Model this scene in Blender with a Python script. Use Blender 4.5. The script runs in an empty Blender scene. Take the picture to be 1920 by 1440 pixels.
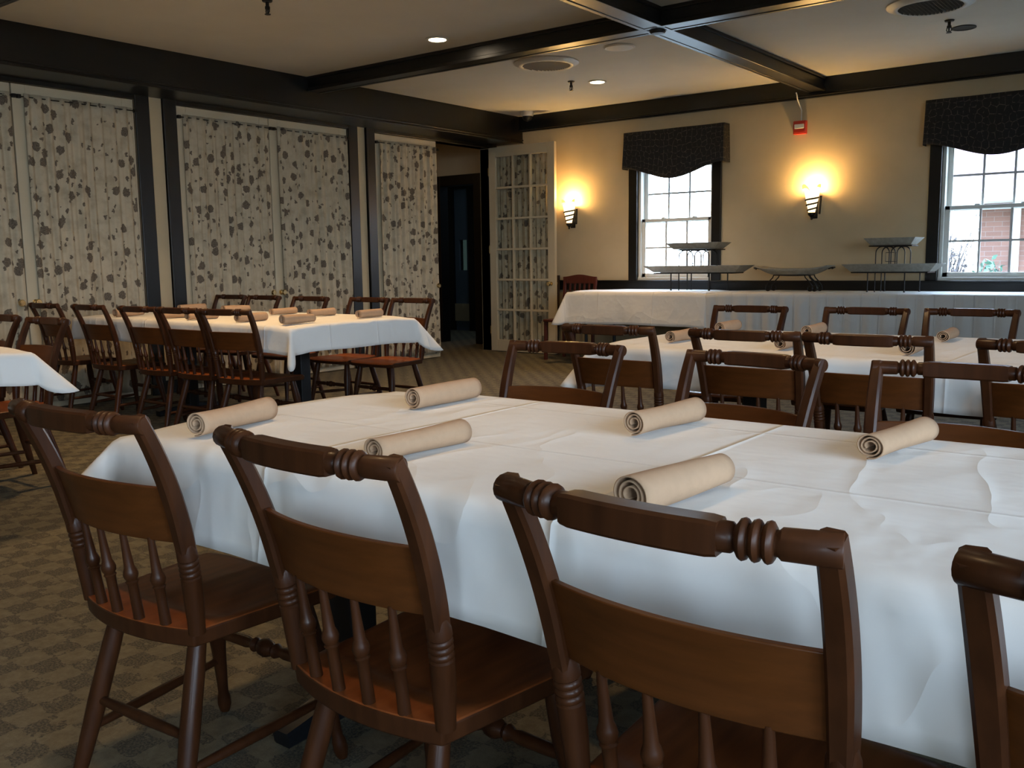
import bpy, bmesh, math, random
from mathutils import Vector, Matrix, noise

PI = math.pi
SC = bpy.context.scene
COL = SC.collection
random.seed(7)

# ------------------------------------------------------------------ camera, sky, exposure
H = 1.06
FPX, PITCH, ROLL, YAW = 1750.934, math.radians(7.4512), math.radians(-0.76887), math.radians(37.6138)
cam = bpy.data.cameras.new('camera')
cam.sensor_fit = 'HORIZONTAL'
cam.sensor_width = 36.0
cam.lens = FPX / 1920.0 * 36.0
cam.clip_start = 0.05
cam.clip_end = 200
camo = bpy.data.objects.new('camera', cam)
COL.objects.link(camo)
fw0 = Vector((-math.sin(YAW), math.cos(YAW), 0)); rt0 = Vector((math.cos(YAW), math.sin(YAW), 0)); upv = Vector((0, 0, 1))
fwd = fw0 * math.cos(PITCH) - upv * math.sin(PITCH)
up1 = upv * math.cos(PITCH) + fw0 * math.sin(PITCH)
rgt = rt0 * math.cos(ROLL) + up1 * math.sin(ROLL)
upc = up1 * math.cos(ROLL) - rt0 * math.sin(ROLL)
M = Matrix.Identity(4)
for i in range(3):
    M[i][0], M[i][1], M[i][2] = rgt[i], upc[i], -fwd[i]
M[2][3] = H
camo.matrix_world = M
SC.camera = camo
SC.view_settings.view_transform = 'Standard'
SC.view_settings.look = 'None'
SC.view_settings.exposure = 1.15
SC.view_settings.gamma = 1.0
SC.view_settings.use_curve_mapping = False

SKY_STRENGTH = 11.5
world = bpy.data.worlds.new('overcast_sky')
SC.world = world
world.use_nodes = True
wn = world.node_tree
wn.nodes.clear()
_o = wn.nodes.new('ShaderNodeOutputWorld'); _b = wn.nodes.new('ShaderNodeBackground')
_t = wn.nodes.new('ShaderNodeTexCoord'); _s = wn.nodes.new('ShaderNodeSeparateXYZ'); _r = wn.nodes.new('ShaderNodeValToRGB')
wn.links.new(_t.outputs['Generated'], _s.inputs[0]); wn.links.new(_s.outputs['Z'], _r.inputs[0])
_r.color_ramp.elements[0].position = 0.0; _r.color_ramp.elements[0].color = (0.68, 0.82, 1.0, 1)
_r.color_ramp.elements[1].position = 0.7; _r.color_ramp.elements[1].color = (0.52, 0.70, 1.0, 1)
_b.inputs['Strength'].default_value = SKY_STRENGTH
wn.links.new(_r.outputs[0], _b.inputs[0]); wn.links.new(_b.outputs[0], _o.inputs[0])

WARM = (1.0, 0.62, 0.28)
CAN_POWER = 12.5
SCONCE_POWER = 13.0

# ------------------------------------------------------------------ dimensions of the room
XL = -7.06          # left wall, room face
YB = 8.905          # back wall, room face
XR, YF = 2.75, -3.6  # right and front walls
ZC = 2.715          # ceiling
ZB = 2.592          # underside of the ceiling beams
TZ = 0.715          # dining table top (cloth)

def portal(name, loc, rot, sx, sy):
    l = bpy.data.lights.new(name, 'AREA'); l.shape = 'RECTANGLE'; l.size = sx; l.size_y = sy
    l.cycles.is_portal = True
    o = bpy.data.objects.new(name, l); o.location = loc; o.rotation_euler = rot; COL.objects.link(o)

BACK_WINS = [-4.69, -1.65, 1.38]            # window centres on the back wall
RIGHT_WINS = [-2.3, -0.5, 1.3]          # on the right wall
FRONT_WINS = [1.3]                     # on the front wall
for x in BACK_WINS: portal('window_portal', (x, YB + 0.16, 1.45), (-PI / 2, 0, 0), 0.84, 1.25)
for y in RIGHT_WINS: portal('window_portal', (XR + 0.16, y, 1.575), (0, PI / 2, 0), 1.55, 1.5)
for x in FRONT_WINS: portal('window_portal', (x, YF - 0.16, 1.575), (PI / 2, 0, 0), 0.8, 1.55)

# ------------------------------------------------------------------ node helpers
class NT:
    def __init__(s, name):
        s.m = bpy.data.materials.new(name); s.m.use_nodes = True
        s.t = s.m.node_tree; s.t.nodes.clear()
        s.out = s.t.nodes.new('ShaderNodeOutputMaterial')
        s.b = s.n('ShaderNodeBsdfPrincipled'); s.l(s.b.outputs[0], s.out.inputs[0])
    def n(s, typ, **k):
        x = s.t.nodes.new(typ)
        for a, v in k.items():
            if a.startswith('i_'):
                x.inputs[a[2:].replace('_', ' ')].default_value = v
            else:
                setattr(x, a, v)
        return x
    def l(s, a, b): s.t.links.new(a, b)
    def set(s, **k):
        for a, v in k.items(): s.b.inputs[a.replace('_', ' ')].default_value = v
        return s
    def co(s, kind='Object', scale=(1, 1, 1)):
        tc = s.n('ShaderNodeTexCoord'); mp = s.n('ShaderNodeMapping')
        mp.inputs['Scale'].default_value = scale
        s.l(tc.outputs[kind], mp.inputs[0]); return mp.outputs[0]
    def noise(s, vec, scale, detail=3, rough=0.55):
        x = s.n('ShaderNodeTexNoise'); x.inputs['Scale'].default_value = scale
        x.inputs['Detail'].default_value = detail; x.inputs['Roughness'].default_value = rough
        s.l(vec, x.inputs['Vector']); return x.outputs['Fac']
    def ramp(s, fac, stops):
        r = s.n('ShaderNodeValToRGB'); e = r.color_ramp.elements
        while len(e) < len(stops): e.new(0.5)
        for el, (p, c) in zip(e, stops): el.position = p; el.color = (*c, 1) if len(c) == 3 else c
        s.l(fac, r.inputs[0]); return r.outputs[0]
    def math(s, op, a, b=0.0, c=None):
        x = s.n('ShaderNodeMath', operation=op)
        for i, v in enumerate((a, b, c)):
            if v is None: continue
            if isinstance(v, (int, float)): x.inputs[i].default_value = v
            else: s.l(v, x.inputs[i])
        return x.outputs[0]
    def mix(s, fac, a, b, blend='MIX'):
        x = s.n('ShaderNodeMix', data_type='RGBA', blend_type=blend)
        for i, v in ((0, fac), (6, a), (7, b)):
            if isinstance(v, tuple): x.inputs[i].default_value = (*v, 1) if len(v) == 3 else v
            elif isinstance(v, (int, float)): x.inputs[i].default_value = v
            else: s.l(v, x.inputs[i])
        return x.outputs[2]
    def bump(s, hgt, strength=0.2, dist=0.01):
        x = s.n('ShaderNodeBump'); x.inputs['Strength'].default_value = strength; x.inputs['Distance'].default_value = dist
        s.l(hgt, x.inputs['Height']); s.l(x.outputs[0], s.b.inputs['Normal'])
    def col(s, c): s.l(c, s.b.inputs['Base Color']); return s

def plain(name, c, rough=0.5, metal=0.0, var=0.12, scale=18, bump=0.0, coat=0.0):
    t = NT(name); v = t.co('Object')
    f = t.noise(v, scale, 4)
    lo = tuple(max(0, x * (1 - var)) for x in c); hi = tuple(min(1, x * (1 + var)) for x in c)
    t.col(t.ramp(f, [(0.3, lo), (0.7, hi)]))
    t.set(Roughness=rough, Metallic=metal)
    if coat: t.set(Coat_Weight=coat, Coat_Roughness=0.15)
    if bump: t.bump(t.noise(v, scale * 5, 3), bump, 0.005)
    return t.m

def wood(name, dark, light, rough=0.32, axis=0, coat=0.35):
    t = NT(name)
    sc = [26, 26, 26]; sc[axis] = 2.2
    v = t.co('Object', tuple(sc))
    g = t.noise(v, 1.6, 5, 0.6)
    v2 = t.co('Object')
    blot = t.noise(v2, 6, 2)
    f = t.math('ADD', t.math('MULTIPLY', g, 0.65), t.math('MULTIPLY', blot, 0.35))
    t.col(t.ramp(f, [(0.32, dark), (0.68, light)]))
    t.l(t.ramp(blot, [(0.3, (rough * 0.8,) * 3), (0.7, (rough * 1.3,) * 3)]), t.b.inputs['Roughness'])
    t.set(Coat_Weight=coat, Coat_Roughness=0.18, Specular_IOR_Level=0.18)
    t.bump(g, 0.06, 0.002)
    return t.m

MT = {}
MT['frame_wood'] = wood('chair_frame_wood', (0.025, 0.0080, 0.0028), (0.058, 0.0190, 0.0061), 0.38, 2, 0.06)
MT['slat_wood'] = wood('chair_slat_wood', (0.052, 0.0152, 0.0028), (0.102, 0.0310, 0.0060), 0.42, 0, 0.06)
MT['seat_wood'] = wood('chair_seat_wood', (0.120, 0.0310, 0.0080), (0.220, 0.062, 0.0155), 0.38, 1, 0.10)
MT['red_wood'] = wood('red_chair_wood', (0.055, 0.011, 0.006), (0.095, 0.020, 0.010), 0.4, 2)
MT['dark_wood'] = wood('dark_chair_wood', (0.03, 0.018, 0.009), (0.06, 0.032, 0.015), 0.4, 2)
MT['trim'] = plain('dark_trim_paint', (0.0034, 0.0028, 0.0022), 0.36, var=0.25, scale=5)
MT['wall'] = plain('tan_wall_paint', (0.48, 0.382, 0.236), 0.85, var=0.05, scale=3, bump=0.08)
MT['wainscot'] = plain('olive_wainscot_paint', (0.26, 0.20, 0.11), 0.7, var=0.06, scale=3)
MT['ceiling'] = plain('ceiling_paint', (0.55, 0.53, 0.465), 0.9, var=0.04, scale=2, bump=0.06)
MT['cream'] = plain('cream_door_paint', (0.52, 0.44, 0.30), 0.5, var=0.05, scale=4)
MT['white_frame'] = plain('white_window_frame', (0.62, 0.62, 0.57), 0.45, var=0.04, scale=4)
MT['iron'] = plain('wrought_iron', (0.018, 0.016, 0.014), 0.45, 0.6, var=0.3)
MT['black'] = plain('black_metal', (0.008, 0.009, 0.011), 0.4, 0.2, var=0.3)
MT['tray'] = plain('grey_stone_tray', (0.26, 0.245, 0.20), 0.45, var=0.2, scale=25)
MT['brass'] = plain('brass', (0.75, 0.60, 0.34), 0.2, 1.0, var=0.1)
MT['napkin'] = plain('tan_napkin_cloth', (0.39, 0.255, 0.155), 0.9, var=0.06, scale=30, bump=0.1)
MT['plastic'] = plain('white_plastic', (0.60, 0.58, 0.52), 0.45, var=0.03)
MT['vent'] = plain('vent_enamel', (0.50, 0.47, 0.40), 0.45, var=0.05)
MT['vent_slat'] = plain('shaded_vent_blade', (0.028, 0.023, 0.017), 0.5, var=0.05)  # near black: the shade inside the vent is put into the blade colour
MT['dark'] = plain('dark_void', (0.006, 0.006, 0.006), 0.8, var=0.2)
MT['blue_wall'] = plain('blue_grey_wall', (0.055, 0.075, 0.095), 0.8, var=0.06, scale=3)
MT['lit_wall'] = plain('lit_grey_wall', (0.5, 0.55, 0.55), 0.8, var=0.05, scale=3)  # part of the passage wall; the bluish light on it is in the colour
MT['red'] = plain('red_plastic', (0.50, 0.035, 0.015), 0.35, var=0.06)
MT['table'] = plain('table_laminate', (0.03, 0.02, 0.014), 0.4, var=0.2)

def m_cloth(name, c, sx, sy, ox=0.0, oy=0.0):
    t = NT(name); v = t.co('Object')
    sp = t.n('ShaderNodeSeparateXYZ'); t.l(v, sp.inputs[0])
    def crease(comp, step, off):
        a = t.math('PINGPONG', t.math('ADD', comp, off), step / 2)
        return t.math('MULTIPLY', t.math('SUBTRACT', 1.0, t.math('MINIMUM', t.math('DIVIDE', a, 0.013), 1.0)), 1.0)
    cr = t.math('MAXIMUM', crease(sp.outputs['X'], sx, ox), crease(sp.outputs['Y'], sy, oy))
    n1 = t.noise(t.co('Object', (1.0, 2.2, 1.6)), 3.2, 3, 0.5)
    n2 = t.noise(t.co('Object', (3.0, 3.0, 2.0)), 3.2, 3, 0.5)
    rn = t.noise(t.co('Object', (2.6, 1.1, 1.3)), 2.1, 2, 0.4)
    ridge = t.math('POWER', t.math('SUBTRACT', 1.0, t.math('MINIMUM', t.math('MULTIPLY', t.math('ABSOLUTE', t.math('SUBTRACT', rn, 0.5)), 9.0), 1.0)), 2.0)
    n2 = t.math('ADD', n2, t.math('MULTIPLY', ridge, 0.42))
    hgt = t.math('ADD', t.math('MULTIPLY', t.math('MULTIPLY', cr, cr), 0.42), t.math('ADD', t.math('MULTIPLY', n1, 0.9), t.math('MULTIPLY', n2, 0.55)))
    t.bump(hgt, 0.6, 0.014)
    f = t.noise(v, 4, 3)
    t.col(t.ramp(f, [(0.3, tuple(x * 0.96 for x in c)), (0.7, c)]))
    t.set(Roughness=0.75, Sheen_Weight=0.1)
    return t.m
MT['cloth'] = m_cloth('white_tablecloth', (0.74, 0.73, 0.70), 0.62, 0.39, 0.1, 0.20)
MT['skirt'] = m_cloth('pleated_table_skirt', (0.60, 0.60, 0.58), 0.145, 5.0, 0.0, 1.3)

def m_carpet():
    t = NT('patterned_carpet'); v = t.co('Object')
    dn = t.n('ShaderNodeTexNoise'); dn.inputs['Scale'].default_value = 40; dn.inputs['Detail'].default_value = 3
    t.l(v, dn.inputs['Vector'])
    sub = t.n('ShaderNodeVectorMath', operation='SUBTRACT'); t.l(dn.outputs['Color'], sub.inputs[0]); sub.inputs[1].default_value = (0.5, 0.5, 0.5)
    sca = t.n('ShaderNodeVectorMath', operation='SCALE'); t.l(sub.outputs[0], sca.inputs[0]); sca.inputs['Scale'].default_value = 0.034
    add0 = t.n('ShaderNodeVectorMath', operation='ADD'); t.l(v, add0.inputs[0]); t.l(sca.outputs[0], add0.inputs[1])
    add = t.n('ShaderNodeVectorMath', operation='MULTIPLY_ADD'); t.l(add0.outputs[0], add.inputs[0]); add.inputs[1].default_value = (1, 1, 0); add.inputs[2].default_value = (0, 0, 0.04)
    ck = t.n('ShaderNodeTexChecker'); ck.inputs['Scale'].default_value = 12.0
    t.l(add.outputs[0], ck.inputs['Vector'])
    sp = t.noise(v, 170, 2, 0.8)
    big = t.noise(v, 30, 4, 0.7)
    lightc = t.ramp(big, [(0.35, (0.100, 0.083, 0.047)), (0.65, (0.145, 0.122, 0.073))])
    darkc = t.ramp(sp, [(0.42, (0.034, 0.030, 0.020)), (0.60, (0.110, 0.092, 0.055))])
    lumps = t.math('GREATER_THAN', t.noise(v, 18, 3, 0.7), 0.42)
    fac = t.math('MULTIPLY', ck.outputs['Fac'], lumps)
    t.col(t.mix(fac, lightc, darkc))
    t.set(Roughness=0.95)
    t.bump(sp, 0.5, 0.006)
    return t.m
MT['carpet'] = m_carpet()

def m_floral():
    t = NT('floral_curtain_cloth'); uv = t.co('UV')
    dn = t.n('ShaderNodeTexNoise'); dn.inputs['Scale'].default_value = 45; dn.inputs['Detail'].default_value = 2
    t.l(uv, dn.inputs['Vector'])
    sub = t.n('ShaderNodeVectorMath', operation='SUBTRACT'); t.l(dn.outputs['Color'], sub.inputs[0]); sub.inputs[1].default_value = (0.5, 0.5, 0.5)
    sca = t.n('ShaderNodeVectorMath', operation='SCALE'); t.l(sub.outputs[0], sca.inputs[0]); sca.inputs['Scale'].default_value = 0.040
    add = t.n('ShaderNodeVectorMath', operation='ADD'); t.l(uv, add.inputs[0]); t.l(sca.outputs[0], add.inputs[1])
    def blobs(scale, stretch, thr, keep):
        mp = t.n('ShaderNodeMapping'); mp.inputs['Scale'].default_value = (scale * stretch, scale, scale); t.l(add.outputs[0], mp.inputs[0])
        mp.inputs['Rotation'].default_value = (0, 0, 0.35 * stretch)
        vo = t.n('ShaderNodeTexVoronoi', voronoi_dimensions='2D'); vo.inputs['Scale'].default_value = 1.0; vo.inputs['Randomness'].default_value = 0.85
        t.l(mp.outputs[0], vo.inputs['Vector'])
        sepc = t.n('ShaderNodeSeparateColor'); t.l(vo.outputs['Color'], sepc.inputs[0])
        a = t.math('LESS_THAN', vo.outputs['Distance'], thr)
        b = t.math('LESS_THAN', sepc.outputs['Red'], keep)
        return t.math('MULTIPLY', a, b)
    f1 = blobs(7.2, 1.0, 0.25, 0.56)
    f2 = blobs(11.0, 1.6, 0.20, 0.34)
    f3 = blobs(20.0, 0.8, 0.17, 0.10)
    mott = t.noise(uv, 120, 3, 0.7)
    dark = t.ramp(mott, [(0.38, (0.065, 0.048, 0.032)), (0.62, (0.18, 0.142, 0.100))])
    wash = t.noise(uv, 9, 4, 0.6)
    base = t.ramp(wash, [(0.34, (0.36, 0.300, 0.205)), (0.52, (0.45, 0.378, 0.265)), (0.7, (0.48, 0.405, 0.285))])
    f = t.math('MAXIMUM', f1, t.math('MAXIMUM', f2, f3))
    t.col(t.mix(f, base, dark))
    t.set(Roughness=0.9)
    return t.m
MT['floral'] = m_floral()

def m_valance():
    t = NT('dark_valance_cloth'); uv = t.co('UV')
    vo = t.n('ShaderNodeTexVoronoi', voronoi_dimensions='2D', feature='DISTANCE_TO_EDGE')
    vo.inputs['Scale'].default_value = 19.0; vo.inputs['Randomness'].default_value = 0.55
    t.l(uv, vo.inputs['Vector'])
    ln = t.math('LESS_THAN', vo.outputs['Distance'], 0.05)
    sp = t.noise(uv, 40, 2)
    t.col(t.mix(t.math('MULTIPLY', ln, t.ramp(sp, [(0.4, (0, 0, 0)), (0.6, (1, 1, 1))])), (0.007, 0.006, 0.006), (0.078, 0.062, 0.048)))
    t.set(Roughness=0.85)
    return t.m
MT['valance'] = m_valance()

def m_brick():
    t = NT('red_brick'); v = t.co('Object')
    sp = t.n('ShaderNodeSeparateXYZ'); t.l(v, sp.inputs[0]); cb = t.n('ShaderNodeCombineXYZ')
    t.l(t.math('ADD', sp.outputs['X'], sp.outputs['Y']), cb.inputs['X']); t.l(sp.outputs['Z'], cb.inputs['Y'])
    br = t.n('ShaderNodeTexBrick'); br.inputs['Scale'].default_value = 4.0
    br.inputs['Color1'].default_value = (0.13, 0.068, 0.053, 1); br.inputs['Color2'].default_value = (0.165, 0.090, 0.070, 1)
    br.inputs['Mortar'].default_value = (0.17, 0.15, 0.14, 1); br.inputs['Mortar Size'].default_value = 0.012
    br.inputs['Brick Width'].default_value = 0.85; br.inputs['Row Height'].default_value = 0.28
    t.l(cb.outputs[0], br.inputs['Vector']); t.col(br.outputs['Color']); t.set(Roughness=0.9)
    return t.m
MT['brick'] = m_brick()
MT['roof'] = plain('red_shingle_roof', (0.17, 0.105, 0.125), 0.8, var=0.15, scale=8)
MT['snow'] = plain('pale_ground', (0.22, 0.22, 0.19), 0.9, var=0.15, scale=3)
MT['leaf_green'] = plain('green_leaf', (0.045, 0.110, 0.075), 0.6, var=0.4, scale=9)
MT['twig'] = plain('grey_twig', (0.075, 0.066, 0.066), 0.9, var=0.4, scale=9)
MT['asphalt'] = plain('pale_yard', (0.30, 0.30, 0.27), 0.9, var=0.2, scale=1)

def m_glass(name, tint=(1, 1, 1), rough=0.0):
    t = NT(name)
    tr = t.n('ShaderNodeBsdfTransparent'); tr.inputs[0].default_value = (*tint, 1)
    gl = t.n('ShaderNodeBsdfGlossy'); gl.inputs['Roughness'].default_value = rough
    lw = t.n('ShaderNodeLayerWeight'); lw.inputs[0].default_value = 0.5
    fr = t.math('MULTIPLY_ADD', t.math('POWER', lw.outputs['Facing'], 5.0), 0.9, 0.04)
    mx = t.n('ShaderNodeMixShader'); t.l(fr, mx.inputs[0]); t.l(tr.outputs[0], mx.inputs[1]); t.l(gl.outputs[0], mx.inputs[2])
    t.l(mx.outputs[0], t.out.inputs[0]); t.t.nodes.remove(t.b)
    return t.m
MT['glass'] = m_glass('window_glass', (0.97, 0.98, 0.97))

MT['tinted'] = m_glass('frosted_dim_glass', (0.035, 0.042, 0.036))
MT['muntin'] = plain('backlit_window_grid', (0.45, 0.45, 0.43), 0.6, var=0.03)  # muntins are white; their backlit grey is put into this colour

def m_emit(name, c, s):
    t = NT(name); t.set(Base_Color=(*c, 1), Emission_Color=(*c, 1), Emission_Strength=s, Roughness=0.5)
    return t.m
MT['bulb'] = m_emit('lit_lamp', (1.0, 0.80, 0.55), 18.0)
MT['shade'] = m_emit('lit_frosted_glass', (1.0, 0.74, 0.40), 1.2)
MT['leaf_glass'] = m_emit('lit_amber_leaf', (0.85, 0.62, 0.10), 0.9)

# ------------------------------------------------------------------ mesh helpers
class MB:
    def __init__(s): s.v = []; s.f = []; s.uv = {}
    def add(s, vs, fs):
        o = len(s.v); s.v += [Vector(p) for p in vs]; s.f += [tuple(i + o for i in f) for f in fs]; return o
    def box(s, x0, x1, y0, y1, z0, z1):
        s.add([(x, y, z) for z in (z0, z1) for y in (y0, y1) for x in (x0, x1)],
              [(0, 2, 3, 1), (4, 5, 7, 6), (0, 1, 5, 4), (2, 6, 7, 3), (0, 4, 6, 2), (1, 3, 7, 5)]); return s
    def tube(s, pts, rad, seg=12, cap=True):
        """round bar along pts, with a radius for every point"""
        pts = [Vector(p) for p in pts]; n = len(pts)
        if isinstance(rad, (int, float)): rad = [rad] * n
        tang = [(pts[min(i + 1, n - 1)] - pts[max(i - 1, 0)]).normalized() for i in range(n)]
        ref = Vector((0, 0, 1)) if abs(tang[0].z) < 0.9 else Vector((1, 0, 0))
        a = (ref - tang[0] * ref.dot(tang[0])).normalized()
        vs = []
        for i in range(n):
            a = (a - tang[i] * a.dot(tang[i])).normalized(); b = tang[i].cross(a)
            for k in range(seg):
                w = 2 * PI * k / seg
                vs.append(pts[i] + (a * math.cos(w) + b * math.sin(w)) * rad[i])
        fs = [(i * seg + k, i * seg + (k + 1) % seg, (i + 1) * seg + (k + 1) % seg, (i + 1) * seg + k) for i in range(n - 1) for k in range(seg)]
        if cap: fs += [tuple(range(seg))[::-1], tuple((n - 1) * seg + k for k in range(seg))]
        s.add(vs, fs); return s
    def bar(s, pts, w, d, xdir=(1, 0, 0), round_=0.25):
        """rectangular bar with eased corners along pts; w along xdir, d across"""
        pts = [Vector(p) for p in pts]; n = len(pts); X = Vector(xdir)
        if isinstance(w, (int, float)): w = [w] * n
        if isinstance(d, (int, float)): d = [d] * n
        vs = []
        for i in range(n):
            t = (pts[min(i + 1, n - 1)] - pts[max(i - 1, 0)]).normalized()
            a = (X - t * X.dot(t)).normalized(); b = t.cross(a)
            hw, hd = w[i] / 2, d[i] / 2; r = min(hw, hd) * round_
            for (p, q) in ((hw - r, hd), (hw, hd - r), (hw, -hd + r), (hw - r, -hd), (-hw + r, -hd), (-hw, -hd + r), (-hw, hd - r), (-hw + r, hd)):
                vs.append(pts[i] + a * p + b * q)
        g = 8
        fs = [(i * g + k, (i + 1) * g + k, (i + 1) * g + (k + 1) % g, i * g + (k + 1) % g) for i in range(n - 1) for k in range(g)]
        fs += [tuple(range(g)), tuple((n - 1) * g + k for k in range(g))[::-1]]
        s.add(vs, fs); return s
    def lathe(s, prof, seg=24, c=(0, 0, 0), axis='z', cap=True):
        """prof: (radius, height) pairs"""
        vs = []; c = Vector(c)
        for r, h in prof:
            for k in range(seg):
                w = 2 * PI * k / seg; p = (r * math.cos(w), r * math.sin(w), h)
                if axis == 'x': p = (p[2], p[0], p[1])
                elif axis == 'y': p = (p[0], p[2], p[1])
                vs.append(c + Vector(p))
        n = len(prof)
        fs = [(i * seg + k, i * seg + (k + 1) % seg, (i + 1) * seg + (k + 1) % seg, (i + 1) * seg + k) for i in range(n - 1) for k in range(seg)]
        if cap: fs += [tuple(range(seg))[::-1], tuple((n - 1) * seg + k for k in range(seg))]
        s.add(vs, fs); return s
    def grid(s, fn, nu, nv, uvfn=None):
        """surface fn(i, j) over (nu+1) x (nv+1)"""
        o = len(s.v)
        for j in range(nv + 1):
            for i in range(nu + 1):
                s.v.append(Vector(fn(i, j)))
                if uvfn: s.uv[len(s.v) - 1] = uvfn(i, j)
        for j in range(nv):
            for i in range(nu):
                a = o + j * (nu + 1) + i; s.f.append((a, a + 1, a + nu + 2, a + nu + 1))
        return s
    def build(s, name, mat, parent=None, smooth=True, bevel=0.0, solid=0.0, angle=40):
        me = bpy.data.meshes.new(name); me.from_pydata(s.v, [], s.f); me.validate()
        bm = bmesh.new(); bm.from_mesh(me); bmesh.ops.recalc_face_normals(bm, faces=bm.faces); bm.to_mesh(me); bm.free()
        if s.uv:
            ul = me.uv_layers.new(name='UVMap')
            for lp in me.loops: ul.data[lp.index].uv = s.uv.get(lp.vertex_index, (0, 0))
        me.materials.append(mat)
        o = bpy.data.objects.new(name, me); COL.objects.link(o)
        if smooth:
            for p in me.polygons: p.use_smooth = True
            me.set_sharp_from_angle(angle=math.radians(angle))
        if solid:
            md = o.modifiers.new('solid', 'SOLIDIFY'); md.thickness = solid; md.offset = 0
        if bevel:
            md = o.modifiers.new('ease', 'BEVEL'); md.width = bevel; md.segments = 2; md.limit_method = 'ANGLE'
        if parent: o.parent = parent
        return o

def thing(name, label, cat, loc=(0, 0, 0), rz=0.0, group=None):
    o = bpy.data.objects.new(name, None); COL.objects.link(o)
    o.empty_display_size = 0.1; o.location = loc; o.rotation_euler = (0, 0, rz)
    return tag(o, label, cat, group)
def tag(o, label, cat, group=None):
    o['label'] = label; o['category'] = cat; o['kind'] = 'thing'
    if group: o['group'] = group
    return o
def struct(o, label=None):
    o['kind'] = 'structure'
    if label: o['label'] = label
    return o
def dup(root, loc, rz, label, group):
    r = root.copy(); COL.objects.link(r); r.location = loc; r.rotation_euler = (0, 0, rz)
    r['label'] = label; r['group'] = group
    for ch in list(root.children):
        c = ch.copy(); COL.objects.link(c); c.parent = r
        for g in list(ch.children):
            d = g.copy(); COL.objects.link(d); d.parent = c
    return r

# ------------------------------------------------------------------ room shell
def box(name, m, x0, x1, y0, y1, z0, z1, label=None, bevel=0.0):
    return struct(MB().box(x0, x1, y0, y1, z0, z1).build(name, m, None, False, bevel), label)

box('floor', MT['carpet'], -10.6, XR + 0.2, YF - 0.2, YB + 0.2, -0.06, 0.0)
box('floor_corridor', MT['carpet'], -10.6, XL, YB + 0.2, 11.3, -0.06, 0.0)
box('ceiling', MT['ceiling'], XL - 0.14, XR + 0.2, YF - 0.2, YB + 0.2, ZC, ZC + 0.1)

# bays of the left wall (door openings)
BAYS = [(2.354, 4.264), (4.631, 6.541), (6.90, 8.78)]
DOOR_TOP = 2.387
m = MB()
ys = [YF - 0.2] + [v for b in BAYS for v in b] + [YB + 0.2]
for i in range(0, len(ys), 2): m.box(XL - 0.14, XL, ys[i], ys[i + 1], 0, ZC)
for a, b in BAYS: m.box(XL - 0.14, XL, a, b, DOOR_TOP, ZC)
struct(m.build('wall_left', MT['wall'], None, False))

# back, right and front walls with their window openings
def wall_with_openings(name, along, fixed, t, a0, a1, wins, z0, z1, mat):
    m = MB(); cuts = sorted(wins)
    e = [a0] + [q for c in cuts for q in c] + [a1]
    def bx(p, q, zz0, zz1):
        if along == 'x': m.box(p, q, fixed, fixed + t, zz0, zz1) if t > 0 else m.box(p, q, fixed + t, fixed, zz0, zz1)
        else: m.box(fixed, fixed + t, p, q, zz0, zz1) if t > 0 else m.box(fixed + t, fixed, p, q, zz0, zz1)
    for i in range(0, len(e), 2): bx(e[i], e[i + 1], 0, ZC)
    for c in cuts: bx(c[0], c[1], 0, z0); bx(c[0], c[1], z1, ZC)
    return struct(m.build(name, mat, None, False))
WHALF, WZ0, WZ1 = 0.435, 0.845, 2.08
wall_with_openings('wall_back', 'x', YB, 0.2, XL - 0.14, XR + 0.2, [(x - WHALF, x + WHALF) for x in BACK_WINS], WZ0, WZ1, MT['wall'])
wall_with_openings('wall_right', 'y', XR, 0.2, YF - 0.2, YB, [(y - 0.75, y + 0.75) for y in RIGHT_WINS], 0.8, 2.35, MT['wall'])
wall_with_openings('wall_front', 'x', YF, -0.2, XL, XR, [(x - 0.4, x + 0.4) for x in FRONT_WINS], 0.8, 2.35, MT['wall'])

# wainscot and chair rail of the back wall
trim_n = [0]
def trim(mb, label=None, bevel=0.003):
    trim_n[0] += 1
    return struct(mb.build('trim_%d' % trim_n[0], MT['trim'], None, False, bevel), label)
struct(MB().box(XL, XR, YB - 0.012, YB, 0.0, 0.745).build('wall_back_wainscot', MT['wainscot'], None, False))
trim(MB().box(XL, XR, YB - 0.028, YB + 0.0, 0.735, 0.838).box(XL, XR, YB - 0.04, YB, 0.825, 0.845), 'black chair rail along back wall')
struct(MB().box(XL, XR, YB - 0.03, YB - 0.012, 0, 0.12).build('baseboard_back', MT['trim'], None, False, 0.003))
m = MB()
for i in range(0, len(ys), 2): m.box(XL, XL + 0.016, max(ys[i], YF), min(ys[i + 1], YB), 0, 0.11)
struct(m.build('baseboard_left', MT['trim'], None, False, 0.003))

# box beam along the left wall, cornices and the beam grid
EX = -6.656
trim(MB().box(XL, EX, YF, YB, 2.42, ZC).box(EX, EX + 0.012, YF, YB, 2.445, 2.46).box(EX, EX + 0.012, YF, YB, 2.42, 2.43), 'black box beam above the curtained doors')
trim(MB().box(EX, XR, YB - 0.068, YB, 2.575, ZC).box(EX, XR, YB - 0.082, YB, 2.556, 2.575).box(EX, XR, YB - 0.04, YB, 2.545, 2.556), 'black cornice along the back wall')
trim(MB().box(XR - 0.068, XR, YF, YB, 2.556, ZC))
trim(MB().box(EX, XR, YF, YF + 0.068, 2.556, ZC))
def beam_y(x0, x1):
    trim(MB().box(x0 + 0.02, x1 - 0.02, YF, YB - 0.06, ZB, ZC).box(x0, x0 + 0.035, YF, YB - 0.06, ZB - 0.004, ZB + 0.022).box(x1 - 0.035, x1, YF, YB - 0.06, ZB - 0.004, ZB + 0.022)
         .box(x0 + 0.005, x1 - 0.005, YF, YB - 0.06, ZC - 0.025, ZC), 'black ceiling beam running toward the back wall')
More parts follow.
